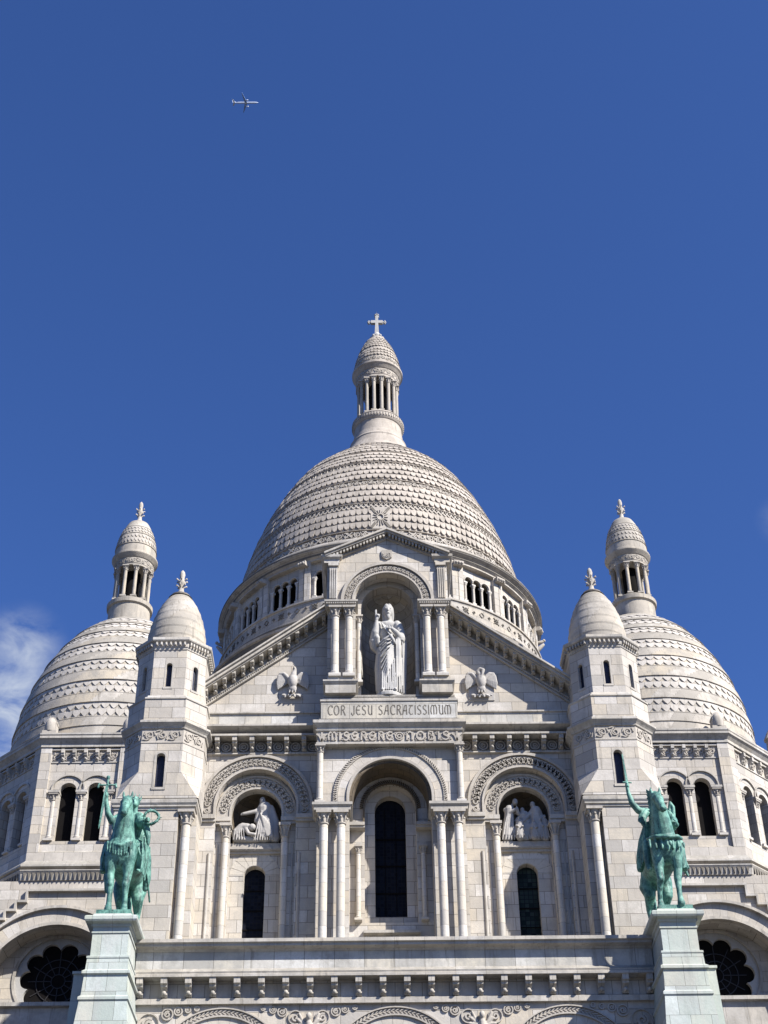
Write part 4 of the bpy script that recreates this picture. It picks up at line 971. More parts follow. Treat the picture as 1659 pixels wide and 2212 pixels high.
for b in range(NB):
    am = -PI/2+2*PI*b/NB
    hw_ = PI/NB
    # each bay is a flat-faced facet: pier strips + three arched openings
    p0 = (DX+9.8*math.cos(am-hw_), DY+9.8*math.sin(am-hw_)); p1 = (DX+9.8*math.cos(am+hw_), DY+9.8*math.sin(am+hw_))
    Tm, L = frame(p0, p1); pw = .36
    mb = MB(); mb.T = Tm
    for a, c in ((-L/2, -L/2+pw), (L/2-pw, L/2)): mb.add([(a, -.12, 47.25), (c, -.12, 47.25), (c, -.12, 50.05), (a, -.12, 50.05)], [(0, 1, 2, 3)]); 
    for a, q in ((-L/2+pw, 1), (L/2-pw, -1)):
        v = [(a, -.12, 47.25), (a, .16, 47.25), (a, .16, 50.05), (a, -.12, 50.05)]; mb.add(v, [(3, 2, 1, 0) if q < 0 else (0, 1, 2, 3)])
    ow = L-2*pw; sp_ = .62
    wall(mb, -ow/2, ow/2, 47.25, 50.05, .1, .05, [(-sp_, .26, 47.72, 49.17), (0, .26, 47.72, 49.17), (sp_, .26, 47.72, 49.17)], 10)
    bay = mb.build('arcade_bay', STONE, dr)
    if math.sin(am) > .35: continue
    mb = MB(); mb.T = Tm
    for c in (-sp_, 0, sp_): ring(mb, c, 49.15, .30, .35, .03, .11, 14)
    for i in range(4):
        x = -1.5*sp_+sp_*i; mb.box(x-.13, x+.13, -.04, .17, 48.92, 49.02); mb.box(x-.13, x+.13, -.04, .17, 47.58, 47.72)
        mb.lathe(x, .04, [(.095, 47.72), (.08, 47.8), (.075, 48.72), (.09, 48.75), (.13, 48.92)], 10)
    mb.box(-ow/2-.0, ow/2, -.08, .12, 47.42, 47.56)
    mb.build('arcade_shafts', SHAFT, dr)
    mb = MB(); mb.T = Tm
    x = L/2; mb.box(x-.3, x+.3, -.42, -.05, 49.72, 50.0); 
    for k in (-1, 0, 1): mb.sphere((x+k*.17, -.42, 49.84), .1, 7, 5)
    mb.build('pier_capital', CARVE, dr)
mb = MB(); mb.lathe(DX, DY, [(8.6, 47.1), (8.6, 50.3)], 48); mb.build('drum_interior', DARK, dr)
fb = drum_fn(DX, DY, lambda z: 10.1, 46.6)
for i in range(-26, 27):
    mb = MB(); x = i*.56; r = .17 if i % 2 else .09
    mb.ribbon([(x-r, 46.68), (x, 46.68-r), (x+r, 46.68), (x, 46.68+r)], .04, .04, fb, True)
    if i % 4 == 1: 
        for q in (-1, 1): mb.ribbon([(x-.2*q, 46.48), (x+.2*q, 46.88)], .04, .045, fb)
    mb.build('carved_diamond', DIRT_SHADE, dr)
mb = MB()                                                     # modillions under the lower ledge
for i in range(150):
    a = -PI/2+(i-75)*.021*1.0; ca, sa = math.cos(a), math.sin(a)
    Tm = Matrix.Rotation(a+PI/2, 4, 'Z'); Tm.translation = (DX+10.92*ca, DY+10.92*sa, 0); mb.T = Tm; mb.box(-.07, .07, -.28, .1, 43.1, 43.4); mb.T = None
mb.build('modillions', TRIM, dr)
for a in (math.radians(-2), math.radians(182)):
    mb = MB(); ca, sa = math.cos(a), math.sin(a)
    mb.cone((DX+9.9*ca, DY+9.9*sa, 49.7), (DX+10.32*ca, DY+10.32*sa, 49.85), .15, .09, 8); mb.sphere((DX+10.36*ca, DY+10.36*sa, 49.9), .11, 8, 6); mb.cone((DX+9.9*ca, DY+9.9*sa, 49.2), (DX+10.3*ca, DY+10.3*sa, 49.6), .18, .1, 8)
    mb.build('gargoyle', CARVE, dr)
mb = MB(); mb.lathe(DX, DY, [(main_prof(51.2+.3*i)-.03, 51.2+.3*i) for i in range(51)], 128, False)
md = mb.build('main_dome', DOME, B)
mt = MB(); mr = MB(); mc = MB(); ml = MB()
def mring(z, o=.04, h=.035):
    mr = MB(); mr.lathe(DX, DY, [(main_prof(z)-.03, z-h), (main_prof(z)+o, z-h*.6), (main_prof(z)+o, z+h*.3), (main_prof(z)-.03, z+h)], 160); mr.build('dome_moulding', DOME, md)
for za, zb, n in ((52.35, 54.1, 3), (54.75, 56.45, 3), (57.15, 58.75, 3), (59.35, 60.65, 3), (60.9, 62.6, 4), (62.75, 64.1, 4)):
    tiles(mt, DX, DY, main_prof, za, zb, n, .37, ROUND, .08 if za < 60 else .065, PI, 2*PI); mt.build('scale_band', DOME, md); mt = MB()
    mring(zb+.03)
    for r in range(1, n+1):
        z = za+(zb-za)*(r-1)/n; ml = MB(); ml.lathe(DX, DY, [(main_prof(z)-.02, z-.014), (main_prof(z)+.012, z-.009), (main_prof(z)+.012, z+.011), (main_prof(z)-.02, z+.016)], 120, True, PI, 2*PI); ml.build('row_joint', DIRT_SHADE, md)
    if za < 62.8: mring(za-.1, .09)
band_fn = lambda zc: drum_fn(DX, DY, lambda z: main_prof(z)-.005, zc)
for za, zb, kind in ((51.62, 52.2, 'scroll'), (54.22, 54.68, 'lattice'), (56.55, 57.02, 'scroll'), (58.85, 59.22, 'key')):
    f = band_fn((za+zb)/2); R = main_prof((za+zb)/2); half = R*1.5
    if kind == 'scroll': frieze(mc, f, -half, half, za, zb, .05)
    elif kind == 'lattice':
        n = int(2*half/.3)
        for i in range(n):
            x = -half+i*.3; mc.ribbon([(x, za), (x+.3, zb)], .05, .05, f); mc.ribbon([(x, zb), (x+.3, za)], .05, .045, f)
    else:
        n = int(2*half/.45)
        for i in range(n):
            x = -half+i*.45; mc.ribbon([(x, za+.05), (x+.3, za+.05), (x+.3, zb-.05), (x+.1, zb-.05), (x+.1, (za+zb)/2)], .05, .045, f)
    mc.build('carved_band', CARVE, md); mc = MB()
for i in range(-8, 9):
    x = i*1.9; f = band_fn(51.9)
    for q in (-1, 1): mc.ribbon([(x-.22*q, 51.68), (x+.22*q, 52.14)], .07, .09, f)
    mc.build('carved_knot', CARVE, md); mc = MB()
mring(51.5, .06); mring(52.27, .07)
# cross badge on the front of the dome
f = drum_fn(DX, DY, lambda z: main_prof(z)+.10, 53.2)
mc.add([f(x, z, 0) for x, z in ((-.58, 52.3), (.58, 52.3), (.58, 53.25), (.58, 54.2), (-.58, 54.2), (-.58, 53.25))], [(0, 1, 2, 5), (5, 2, 3, 4)])
for x0, z0, x1, z1 in () and ((-.56, 52.33, .56, 52.33), (.56, 52.33, .56, 54.17), (.56, 54.17, -.56, 54.17), (-.56, 54.17, -.56, 52.33)): mc.ribbon([(x0, z0), (x1, z1)], .07, .06, f)
for k in range(16):
    a = 2*PI*k/16; mc.ribbon([(.2*math.cos(a), 53.25+.3*math.sin(a)), (.46*math.cos(a), 53.25+.7*math.sin(a))], .035, .05, f)
mc.ribbon([(.19*math.cos(2*PI*i/14), 53.25+.26*math.sin(2*PI*i/14)) for i in range(14)], .05, .07, f, True)
mc.build('cross_badge', CARVE, md)
mb = MB()
for q in (-1, 1):
    for r in (-1, 1): mb.ribbon([(q*.24, 53.25+r*.36), (q*.55, 53.25+r*.88)], .17, .03, f)
mb.build('badge_cross', DIRT_SHADE, md)
# great lantern
mb = MB()
mb.lathe(DX, DY, [(2.75, 64.1), (2.7, 64.4), (2.55, 64.5), (2.32, 64.95), (2.12, 65.4), (1.98, 65.85), (2.0, 65.95), (1.84, 66.2), (1.74, 66.6), (1.66, 67.3), (1.66, 67.5), (1.72, 67.55), (1.8, 67.68), (1.8, 67.98), (1.84, 68.02), (1.7, 68.15), (1.62, 68.3), (.5, 68.34)], 48); lb = mb.build('great_lantern_base', DOME, B); mb = MB()
mb.lathe(DX, DY, [(.4, 71.62), (1.5, 71.64), (1.5, 71.8), (1.54, 71.84), (1.54, 72.35), (1.6, 72.4), (1.74, 72.6), (1.84, 72.7), (1.84, 72.86), (1.7, 72.95)], 48)
cp = lambda z: 1.70*max(1-(max(z-72.6, 0)/4.35)**1.75, 0)**.72
mb.lathe(DX, DY, [(cp(72.95+.15*i), 72.95+.15*i) for i in range(24)], 48, False)
mb.lathe(DX, DY, [(.62, 76.2), (.66, 76.3), (.66, 76.42), (.3, 76.5)], 8)
ln = mb.build('great_lantern', DOME, B)
mb = MB(); tiles(mb, DX, DY, cp, 73.5, 74.4, 3, .24, ROUND, .07); mb.build('scale_band', DOME, ln); mb = MB(); tiles(mb, DX, DY, cp, 74.6, 76.1, 5, .21, ROUND, .06); mb.build('scale_band', DOME, ln); mb = MB()
frieze(mb, drum_fn(DX, DY, lambda z: cp(z), 73.25), -2.6, 2.6, 73.08, 73.42, .035); mb.build('carved_band', CARVE, ln); mb = MB(); frieze(mb, drum_fn(DX, DY, lambda z: 1.54, 72.1), -2.5, 2.5, 71.88, 72.32, .04); mb.build('carved_band', CARVE, ln); mb = MB()
for i in range(56):
    a = 2*PI*i/56; Tm = Matrix.Rotation(a+PI/2, 4, 'Z'); Tm.translation = (DX+1.8*math.cos(a), DY+1.8*math.sin(a), 0); mb.T = Tm; mb.box(-.05, .05, -.05, .02, 67.72, 67.95)
mb.T = None
mb.build('dentils', CARVE, ln)
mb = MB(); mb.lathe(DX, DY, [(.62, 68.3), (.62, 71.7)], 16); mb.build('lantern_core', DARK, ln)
for i in range(16):
    a = 2*PI*(i+.5)/16-PI/2; column(ln, DX+1.37*math.cos(a), DY+1.37*math.sin(a), 68.45, 71.64, .125, .5, seg=12, mat=DOMEB)
mb = MB(); mb.lathe(DX, DY, [(.5, 76.45), (.42, 76.6), (.3, 76.75), (.33, 76.9), (.2, 77.15), (.18, 77.2)], 8)
for a in range(4): mb.sphere((.36*math.cos(a*PI/2+.78), DY+.36*math.sin(a*PI/2+.78), 76.75), .12, 6, 4)
mb.prism([(-.16, 77.1), (.16, 77.1), (.11, 78.18), (-.11, 78.18)], DY-.13, DY+.13)
mb.box(-.11, .11, DY-.13, DY+.13, 78.18, 78.92); mb.box(-.44, -.11, DY-.13, DY+.13, 78.19, 78.45); mb.box(.11, .44, DY-.13, DY+.13, 78.19, 78.45)
for x, z in ((-.5, 78.32), (.5, 78.32), (0, 79.0)):
    for dx, dz in ((0, 0), (.1, .1), (-.1, .1), (.1, -.1), (-.1, -.1), (.14 if x > 0 else (-.14 if x < 0 else 0), .14 if x == 0 else 0)):
        mb.sphere((x+dx, DY, z+dz), .085, 8, 6, (1, 1.3, 1))
mb.build('cross', MARBLE, ln)
mb = MB(); mb.cone((0, DY, 79.1), (0, DY, 79.45), .015, .01, 5); mb.build('lightning_rod', ZINC, ln)
# rear pinnacles just showing at both edges of the view
for s in (-1, 1):
    mb = MB(); mb.lathe(s*23.75, 30, [(.5, 28), (.5, 41.6), (.62, 41.7), (.62, 41.9), (.42, 42.0), (.38, 42.8), (.5, 42.9), (.3, 43.3), (.08, 43.7)], 10); mb.build('rear_pinnacle', DOME, B)
# ------------------------------------------------------------------ statue in the niche
def blobs(mb, L):
    for c, r, sc in L: mb.sphere(c, r, 14, 10, sc)
st = thing('robed_statue', 'white marble robed man with raised blessing hand, standing in the gable niche', 'statue', (0, -.42, 28.36))
ox, oy, oz = 0.0, -.42, 28.36
GM[0] = Matrix.Translation((ox, oy, oz))
mb = MB()
# figure about 4.4 high; x to the viewer's right, -y towards the viewer
mb.lathe(0, 0, [(.01, .0), (.62, .0), (.62, .14), (.55, .2), (.01, .22)], 24, False)
blobs(mb, [((0, .0, 3.05), .36, (1.1, .72, 1.15)), ((0, .02, 3.45), .33, (1.35, .7, .7)), ((0, 0, 2.5), .36, (1.05, .8, 1.2))])
mb.chain([(-.02, .02, 2.5, .38), (-.03, .02, 1.8, .42), (-.04, .03, 1.0, .43), (-.02, .05, .35, .45)], 20)
mb.chain([(.28, .02, 2.6, .28), (.34, .04, 1.8, .3), (.36, .06, 1.0, .3), (.34, .08, .4, .3)], 16)
mb.chain([(-.2, .02, 2.3, .3), (-.3, .04, 1.5, .28), (-.28, .06, .5, .26)], 14)
mb.chain([(0, .02, 3.6, .17), (.01, -.03, 3.86, .15)], 12)                          # neck
# head: skull, jaw, nose, brow, beard, long hair
blobs(mb, [((.02, -.03, 4.10), .25, (.82, .95, 1.15)), ((.02, -.14, 3.93), .15, (.85, .8, 1.1)), ((.02, -.17, 3.79), .11, (.8, .8, 1.25))])
mb.cone((.02, -.25, 4.14), (.02, -.30, 4.02), .028, .045, 8); blobs(mb, [((-.075, -.225, 4.15), .045, (1.2, .6, .5)), ((.115, -.225, 4.15), .045, (1.2, .6, .5)), ((.02, -.26, 3.92), .05, (1.3, .6, .5))])
for s in (-1, 1):
    mb.chain([(.02+s*.06, -.08, 4.36, .09), (.02+s*.17, -.04, 4.22, .075), (.02+s*.195, .02, 4.0, .07), (.02+s*.18, .05, 3.8, .07), (.02+s*.16, .07, 3.64, .06)], 10)
blobs(mb, [((.02, .08, 4.15), .24, (1, .9, 1.15))])
# raised right arm (viewer's left) with wide sleeve
mb.chain([(-.38, .0, 3.45, .2), (-.55, -.05, 2.95, .19), (-.58, -.12, 2.68, .2)], 14)
mb.chain([(-.58, -.12, 2.68, .2), (-.55, -.3, 2.95, .16), (-.50, -.38, 3.2, .11), (-.48, -.42, 3.42, .075)], 14)
mb.chain([(-.60, -.14, 2.66, .2), (-.60, -.05, 2.45, .17), (-.5, .0, 2.3, .12)], 12); mb.chain([(-.46, -.3, 2.72, .12), (-.45, -.2, 2.5, .1)], 10)
# left arm across the chest (viewer's right), hand on the breast
mb.chain([(.40, .0, 3.45, .22), (.55, -.03, 3.0, .2), (.55, -.12, 2.72, .19)], 14); mb.chain([(.55, -.12, 2.72, .17), (.36, -.32, 2.92, .12), (.17, -.38, 3.08, .075)], 12)
# cloak falling on the viewer's right
mb.chain([(.5, .05, 3.3, .2), (.64, .05, 2.6, .17), (.62, .08, 1.6, .16), (.56, .1, .4, .16)], 12); mb.chain([(.42, -.2, 2.75, .12), (.44, -.26, 2.2, .10), (.42, -.26, 1.6, .09), (.38, -.24, 1.0, .09)], 10)
# folds: diagonal sweep from the viewer's right hip, then straight pleats
for i in range(9):
    t = i/8; x0, z0 = .22-.05*t, 2.62-.10*i; x1, z1 = -.44+.09*t+.0, 2.30-.26*i
    z1 = max(z1, .35); mb.chain([(x0+.02, -.36, z0, .035), ((x0+x1)/2+.06, -.50, (z0+z1)/2+.03, .042), (x1+.08, -.37, z1, .038)], 6)
for i in range(8):
    x = -.26+.085*i; mb.chain([(x, -.40, 1.15+.09*i, .03), (x-.01, -.49, .6, .032), (x-.02, -.51, .26, .034)], 6)
for i in range(4):
    x = .34+.09*i; mb.chain([(x, -.33+.05*i, 2.6, .03), (x+.01, -.33+.06*i, 1.4, .034), (x, -.32+.06*i, .3, .036)], 6)
for i in range(5): mb.chain([(-.3+.07*i, -.24, 3.5-.06*i, .02), (-.12+.07*i, -.34, 3.1-.1*i, .024), (.12+.02*i, -.36, 2.75-.04*i, .024)], 6)
mb.chain([(-.42, -.2, 2.45, .05), (-.15, -.36, 2.6, .06), (.15, -.4, 2.78, .06)], 8); mb.chain([(.1, -.4, 2.75, .07), (.2, -.45, 2.55, .07), (.26, -.42, 2.42, .07)], 8)
blobs(mb, [((-.02, -.32, 3.15), .1, (1, .5, 1.1))])
for x in (-.24, .24): mb.chain([(x, -.36, .28, .09), (x*1.15, -.56, .24, .06)], 8)
# raised hand: palm, two extended fingers, two folded, thumb out to the side
mb.cone((-.475, -.43, 3.46), (-.47, -.44, 3.58), .075, .07, 10)
for x, h, r in ((-.515, .30, .024), (-.475, .32, .024)): mb.chain([(x, -.45, 3.60, .03), (x-.005, -.46, 3.74, .027), (x-.01, -.46, 3.60+h, .022)], 8)
for x in (-.44, -.41): mb.chain([(x, -.45, 3.60, .028), (x, -.51, 3.68, .026), (x, -.54, 3.61, .022)], 8)
mb.chain([(-.41, -.46, 3.48, .03), (-.36, -.49, 3.58, .026), (-.345, -.50, 3.68, .022)], 8)
# hand on the breast
for i in range(4): mb.chain([(.17, -.40, 3.04+.035*i, .028), (.08, -.43, 3.07+.04*i, .025), (.02, -.43, 3.07+.045*i, .02)], 8)
mb.chain([(.18, -.42, 3.12, .028), (.14, -.45, 3.22, .022)], 8)
GM[0] = None
mb.v = [Vector((ox+(v.x-ox)*.93, v.y, v.z)) for v in mb.v]
remesh(mb, 'figure', MARBLE, st, .018, 1, .4)

# ------------------------------------------------------------------ reliefs and eagles
RELIEF = stone('relief_stone', base=(.39, .37, .35), bw=0, grime=.25)
def relief(name, build, mat=None, vox=.02, label=None):
    mb = MB(); build(mb); o = remesh(mb, name, mat or RELIEF, B, vox, 2, .4)
    if label: o['label'] = label
    return o
def person_rel(mb, x, y, z, h, lean=0., robe=.2, armL=None, armR=None, head=(0, 0), folds=5):
    k = h/2.0                                          # z = feet
    hx, hz = x+lean*h*.9, z+h*.86
    mb.chain([(x, y, z+robe*1.05*k, robe*1.1*k), (x+lean*h*.3, y, z+h*.35, robe*1.0*k), (x+lean*h*.55, y, z+h*.58, robe*.82*k), (x+lean*h*.72, y, z+h*.72, robe*.9*k)], 12)
    mb.chain([(x+lean*h*.72, y, z+h*.74, .08*k), (hx+head[0]*.5, y-.02, hz-.06*k, .07*k)], 8)
    c = (hx+head[0], y-.04+head[1], hz+.03*k)
    mb.sphere(c, .135*k, 12, 9, (.85, .95, 1.12)); mb.sphere((c[0], c[1]-.11*k, c[2]-.09*k), .07*k, 8, 6); mb.cone((c[0], c[1]-.13*k, c[2]+.03*k), (c[0], c[1]-.16*k, c[2]-.04*k), .015, .025, 6)
    sx, sz = x+lean*h*.7, z+h*.72
    for q, A in ((-1, armL), (1, armR)):
        if A is None: A = [(sx+q*.26*k, y-.05, sz-.3*k), (sx+q*.16*k, y-.2, sz-.45*k)]
        pts = [(sx+q*.17*k, y, sz, .1*k)]+[(p[0], p[1], p[2], .085*k-.02*i*k) for i, p in enumerate(A)]
        mb.chain(pts, 8)
        e = Vector(pts[-1][:3]); d = (e-Vector(pts[-2][:3])).normalized()
        for f in range(4): mb.chain([(e.x, e.y, e.z+(f-1.5)*.022*k, .02*k), (e.x+d.x*.1*k, e.y+d.y*.1*k, e.z+d.z*.1*k+(f-1.5)*.028*k, .014*k)], 5)
    for i in range(folds):
        u = (i-(folds-1)/2)/max(folds-1, 1)*2
        mb.chain([(sx+u*.1*k, y-robe*.8*k, sz-.2*k, .018*k), (x+lean*h*.3+u*robe*.7*k, y-robe*.95*k, z+h*.35, .024*k), (x+u*robe*1.0*k, y-robe*.95*k, z+.05, .028*k)], 5)
def rel_left(mb):
    cx = -4.94; y = .60
    person_rel(mb, cx+.30, y, 23.0, 1.98, -.02, .33, armL=[(cx-.06, y-.1, 24.28), (cx-.5, y-.16, 24.16)], armR=[(cx+.68, y-.05, 24.0), (cx+.66, y-.1, 23.5)], head=(-.08, -.02), folds=8)
    mb.chain([(cx+.5, y, 24.45, .14), (cx+.68, y, 23.8, .18), (cx+.70, y, 23.22, .2)], 8); mb.chain([(cx+.1, y-.05, 24.3, .14), (cx+.0, y-.1, 23.9, .1)], 8)
    mb.chain([(cx-.70, y-.02, 23.2, .17), (cx-.72, y-.1, 23.4, .19), (cx-.52, y-.12, 23.64, .17), (cx-.3, y-.18, 23.62, .14)], 10)      # kneeling figure bowed low
    mb.sphere((cx-.14, y-.24, 23.58), .145, 10, 8, (1, 1, .95)); mb.chain([(cx-.4, y-.2, 23.6, .09), (cx-.26, y-.32, 23.3, .07), (cx-.04, y-.34, 23.26, .06)], 8); mb.chain([(cx-.7, y-.1, 23.16, .14), (cx-.2, y-.15, 23.15, .13), (cx+.1, y-.1, 23.14, .12)], 8)
    for i in range(5): mb.chain([(cx-.78+.08*i, y-.26, 23.5, .024), (cx-.8+.1*i, y-.28, 23.08, .028)], 5)
    for i in range(6): mb.chain([(cx+.15+.08*i, y-.33, 24.1-.1*i, .026), (cx+.42+.04*i, y-.34, 23.2, .03)], 5)
def rel_right(mb):
    cx = 4.94; y = .60
    person_rel(mb, cx-.62, y, 22.98, 1.84, .10, .24, armL=[(cx-.5, y-.14, 24.12), (cx-.3, y-.24, 24.22)], armR=[(cx-.2, y-.12, 24.1), (cx-.24, y-.24, 24.26)], head=(.18, -.04), folds=5)
    person_rel(mb, cx+.02, y+.02, 22.98, 1.5, 0, .33, armL=[(cx-.28, y-.12, 23.82), (cx-.12, y-.26, 23.66)], head=(-.04, .02), folds=6)
    person_rel(mb, cx+.44, y-.02, 22.98, 1.72, .02, .30, armL=[(cx+.12, y-.14, 23.95), (cx+.0, y-.24, 23.78)], head=(-.1, 0), folds=6)
    person_rel(mb, cx-.18, y-.2, 22.98, 1.0, 0, .32, head=(.0, 0), folds=4)
    person_rel(mb, cx+.34, y-.24, 22.98, .86, 0, .30, head=(.0, 0), folds=4)
    person_rel(mb, cx+.76, y-.1, 22.98, 1.12, .0, .26, head=(0, 0), folds=4)
    mb.chain([(cx-.3, y, 23.4, .25), (cx+.3, y, 23.5, .28), (cx+.7, y, 23.3, .2)], 10)
relief('carved_relief_group', rel_left, label='relief of a standing robed man reaching over a kneeling figure')
relief('carved_relief_group', rel_right, label='relief of a bowed standing man beside a seated family group')
def eagle(mb, x, z, s, bird):
    y = -.02
    mb.box(x-.5, x+.5, -.04, .05, z-.75, z+.55) if bird else None
    mb.sphere((x, y-.2, z), .25, 14, 10, (.75, .75, 1.25)); mb.sphere((x, y-.16, z-.3), .17, 12, 8, (1, .8, 1))
    if bird == 0: mb.chain([(x+.02, y-.2, z+.25, .13), (x+.06, y-.18, z+.46, .085), (x+.06, y-.2, z+.56, .08)], 10); mb.cone((x+.06, y-.24, z+.57), (x+.0, y-.36, z+.60), .05, .012, 8)
    else: mb.chain([(x, y-.2, z+.2, .13), (x-.12, y-.2, z+.42, .08), (x-.02, y-.24, z+.54, .07), (x+.1, y-.28, z+.46, .075), (x+.06, y-.34, z+.26, .05), (x+.0, y-.36, z+.1, .03)], 10)
    for q in (-1, 1):
        sp = [(x+q*.14, y-.14, z+.12, .09), (x+q*.34, y-.14, z+.36, .085), (x+q*.50, y-.12, z+.38, .06), (x+q*.58, y-.1, z+.2, .05)]
        mb.chain(sp, 8)
        for i in range(7):
            t = i/6; a = (x+q*(.22+.34*t), y-.13, z+.32-.04*t); L = .34+.22*t
            mb.chain([a+(.05,), (a[0]+q*.04*t, y-.11, a[2]-L*.55, .055), (a[0]+q*(.03*t-.02), y-.08, a[2]-L, .03)], 7)
    for k in (-1, 0, 1): mb.chain([(x+k*.08, y-.2, z-.3, .04), (x+k*.12, y-.24, z-.52, .03)], 6)
    for i in range(9): a = i/8*2-1; mb.chain([(x+a*.3, y-.1, z-.55, .06), (x+a*.38, y-.16, z-.62+.05*math.cos(i*3), .04)], 6)
relief('eagle_relief', lambda mb: eagle(mb, -3.72, 29.42, 1, 0), label='carved eagle with raised head and spread wings')
relief('eagle_relief', lambda mb: eagle(mb, 3.60, 29.36, 1, 1), label='carved pelican bending its head to its breast')

# ------------------------------------------------------------------ pedestals and riders
def pedestal(s):
    x0, x1 = sorted((s*8.17, s*9.28)); Y0, Y1_ = -6.0, -3.0
    t = thing('stone_pedestal', 'tall green-stained stone pedestal under the rider %s' % ('who holds up a crown' if s < 0 else 'who lifts a bare sword overhead'), 'pedestal', ((x0+x1)/2, -4.4, 6), 'pedestals of the riders')
    def rect(o=0): return [(x0-o, Y0-o), (x1+o, Y0-o), (x1+o, Y1_+o), (x0-o, Y1_+o)]
    mb = MB()
    mb.loft(rect(), [(.32, 6), (.32, 13.6), (.24, 14.1), (.16, 15.0)], True); mb.loft(rect(), [(.16, 15.0), (.2, 15.04), (.2, 15.12), (.13, 15.18), (.10, 15.8)], True)
    mb.loft(rect(), [(.10, 15.8), (.17, 15.84), (.17, 15.92), (.09, 15.98), (.07, 16.32), (.09, 16.34), (.09, 16.40), (.0, 16.44), (0, 17.12)], True)
    mb.build('shaft', PED, t)
    mb = MB(); mb.loft(rect(), [(0, 17.12), (.03, 17.14), (.03, 17.2), (.0, 17.22), (.0, 17.32), (.05, 17.35), (.06, 17.42), (.22, 17.45), (.25, 17.5), (.25, 17.6), (.2, 17.64), (.06, 17.68), (.02, 17.76)], True, True); mb.build('cap', PED, t)
    mb = MB(); a, b = sorted((s*9.25, s*9.85)); mb.prism([(a, 6), (b+(.35 if s > 0 else 0), 6), (b, 15.9), (b, 16.15), (a, 16.3)] if s > 0 else [(a-.35, 6), (b, 6), (b, 16.3), (a, 16.15), (a, 15.9)], -5.3, -3.2)
    mb.box(a-.04, b+.04, -5.36, -3.1, 16.12, 16.2); mb.build('side_buttress', PED, t)
def horse(mb, tr=0., lift=0, crest=False):
    # x right, -y forward, z up from the plinth
    mb.chain([(0, .25, 2.02, .46), (0, .9, 1.98, .50), (0, 1.6, 2.0, .48), (0, 2.15, 2.08, .46)], 20)            # barrel to croup
    mb.sphere((0, -.02, 2.0), .46, 16, 12, (1.12, .85, 1.25)); mb.sphere((0, 2.2, 2.0), .44, 16, 12, (1.1, .9, 1.15))
    for q in (-1, 1): mb.sphere((q*.24, -.05, 1.82), .29, 12, 10, (.95, 1, 1.25)); mb.sphere((q*.26, 2.2, 1.7), .31, 12, 10, (.9, 1.05, 1.45))
    hx = tr
    mb.chain([(0, .1, 2.25, .42), (hx*.35, -.12, 2.75, .33), (hx*.7, -.3, 3.2, .25), (hx, -.36, 3.55, .19)], 16)            # neck
    for i in range(9):
        t = i/8; mb.sphere((hx*t*1.0, .28-.5*t+.02*math.sin(i*2), 2.75+1.0*t), .12, 8, 6, (.55 if not crest else .9, 1, 1.1))
    # head
    mb.chain([(hx, -.36, 3.6, .185), (hx+.01, -.58, 3.42, .17), (hx+.03, -.82, 3.12, .115), (hx+.05, -.97, 2.92, .105)], 14)
    mb.sphere((hx, -.42, 3.4), .19, 12, 10, (.85, 1, 1.15)); mb.sphere((hx+.05, -1.0, 2.88), .115, 10, 8, (1.05, .9, .85))
    for q in (-1, 1):
        mb.chain([(hx+q*.12, -.32, 3.72, .055), (hx+q*.145, -.33, 3.86, .05), (hx+q*.14, -.34, 3.98, .012)], 7)
        mb.sphere((hx+q*.15, -.55, 3.48), .05, 8, 6); mb.sphere((hx+.05+q*.06, -1.08, 2.90), .035, 6, 5)
    mb.chain([(hx+.02, -.5, 3.28, .1), (hx+.04, -.86, 2.86, .06)], 8)                                                   # jaw
def leg_front(mb, x, fx, fy, bend=0.):
    mb.chain([(x, -.05, 1.65, .24), (x*.95+fx*.2, -.04-bend, 1.25, .145), ((x+fx)/2, -.06-bend, .92, .125), (fx, -.04+fy*.6, .55, .085), (fx, fy, .28, .085), (fx, fy-.03, .12, .11), (fx, fy-.06, .05, .13)], 12)
    mb.sphere(((x+fx)/2, -.09-bend, .88), .12, 10, 8, (1, 1, 1.1))
def leg_rear(mb, x, fx, fy):
    mb.chain([(x, 2.2, 1.6, .28), (x+.02, 2.05, 1.25, .2), ((x+fx)/2, 2.35, .88, .12), (fx, 2.28+fy*.5, .5, .085), (fx, 2.2+fy, .25, .085), (fx, 2.14+fy, .1, .12), (fx, 2.1+fy, .05, .13)], 12)
def plinth(t, x0, x1):
    mb = MB(); mb.box(x0, x1, -.22, 2.75, -.15, 0.0); mb.build('plinth', BRONZE, t)
def fist(mb, c, d, r=.05):
    c = Vector(c); d = Vector(d).normalized()
    mb.sphere(c, r*1.5, 10, 8, (1, 1, 1.2))
    for i in range(4):
        o = c+d*(i-1.5)*r*.75; mb.chain([(o.x+.05, o.y-.02, o.z, r*.5), (o.x+.01, o.y-.09, o.z, r*.48), (o.x-.06, o.y-.06, o.z, r*.42)], 6)
    mb.chain([(c.x+.04, c.y-.03, c.z+r, r*.5), (c.x-.02, c.y-.1, c.z+r*1.2, r*.42)], 6)
def head_geo(mb, c, k=1.):
    x, y, z = c
    mb.sphere((x, y, z), .17*k, 12, 10, (.85, 1, 1.15)); mb.sphere((x, y-.09*k, z-.11*k), .1*k, 10, 8); mb.cone((x, y-.15*k, z+.02), (x, y-.19*k, z-.05*k), .02, .03, 6)
    for q in (-1, 1): mb.sphere((x+q*.055*k, y-.15*k, z+.04*k), .028*k, 6, 5); mb.sphere((x+q*.145*k, y, z-.01), .035*k, 6, 5, (.5, 1, 1.3))
    mb.chain([(x, y+.04, z-.15*k, .09*k), (x, y+.1, z-.34*k, .1*k)], 8)
PZ = 17.92
pedestal(-1); pedestal(1)
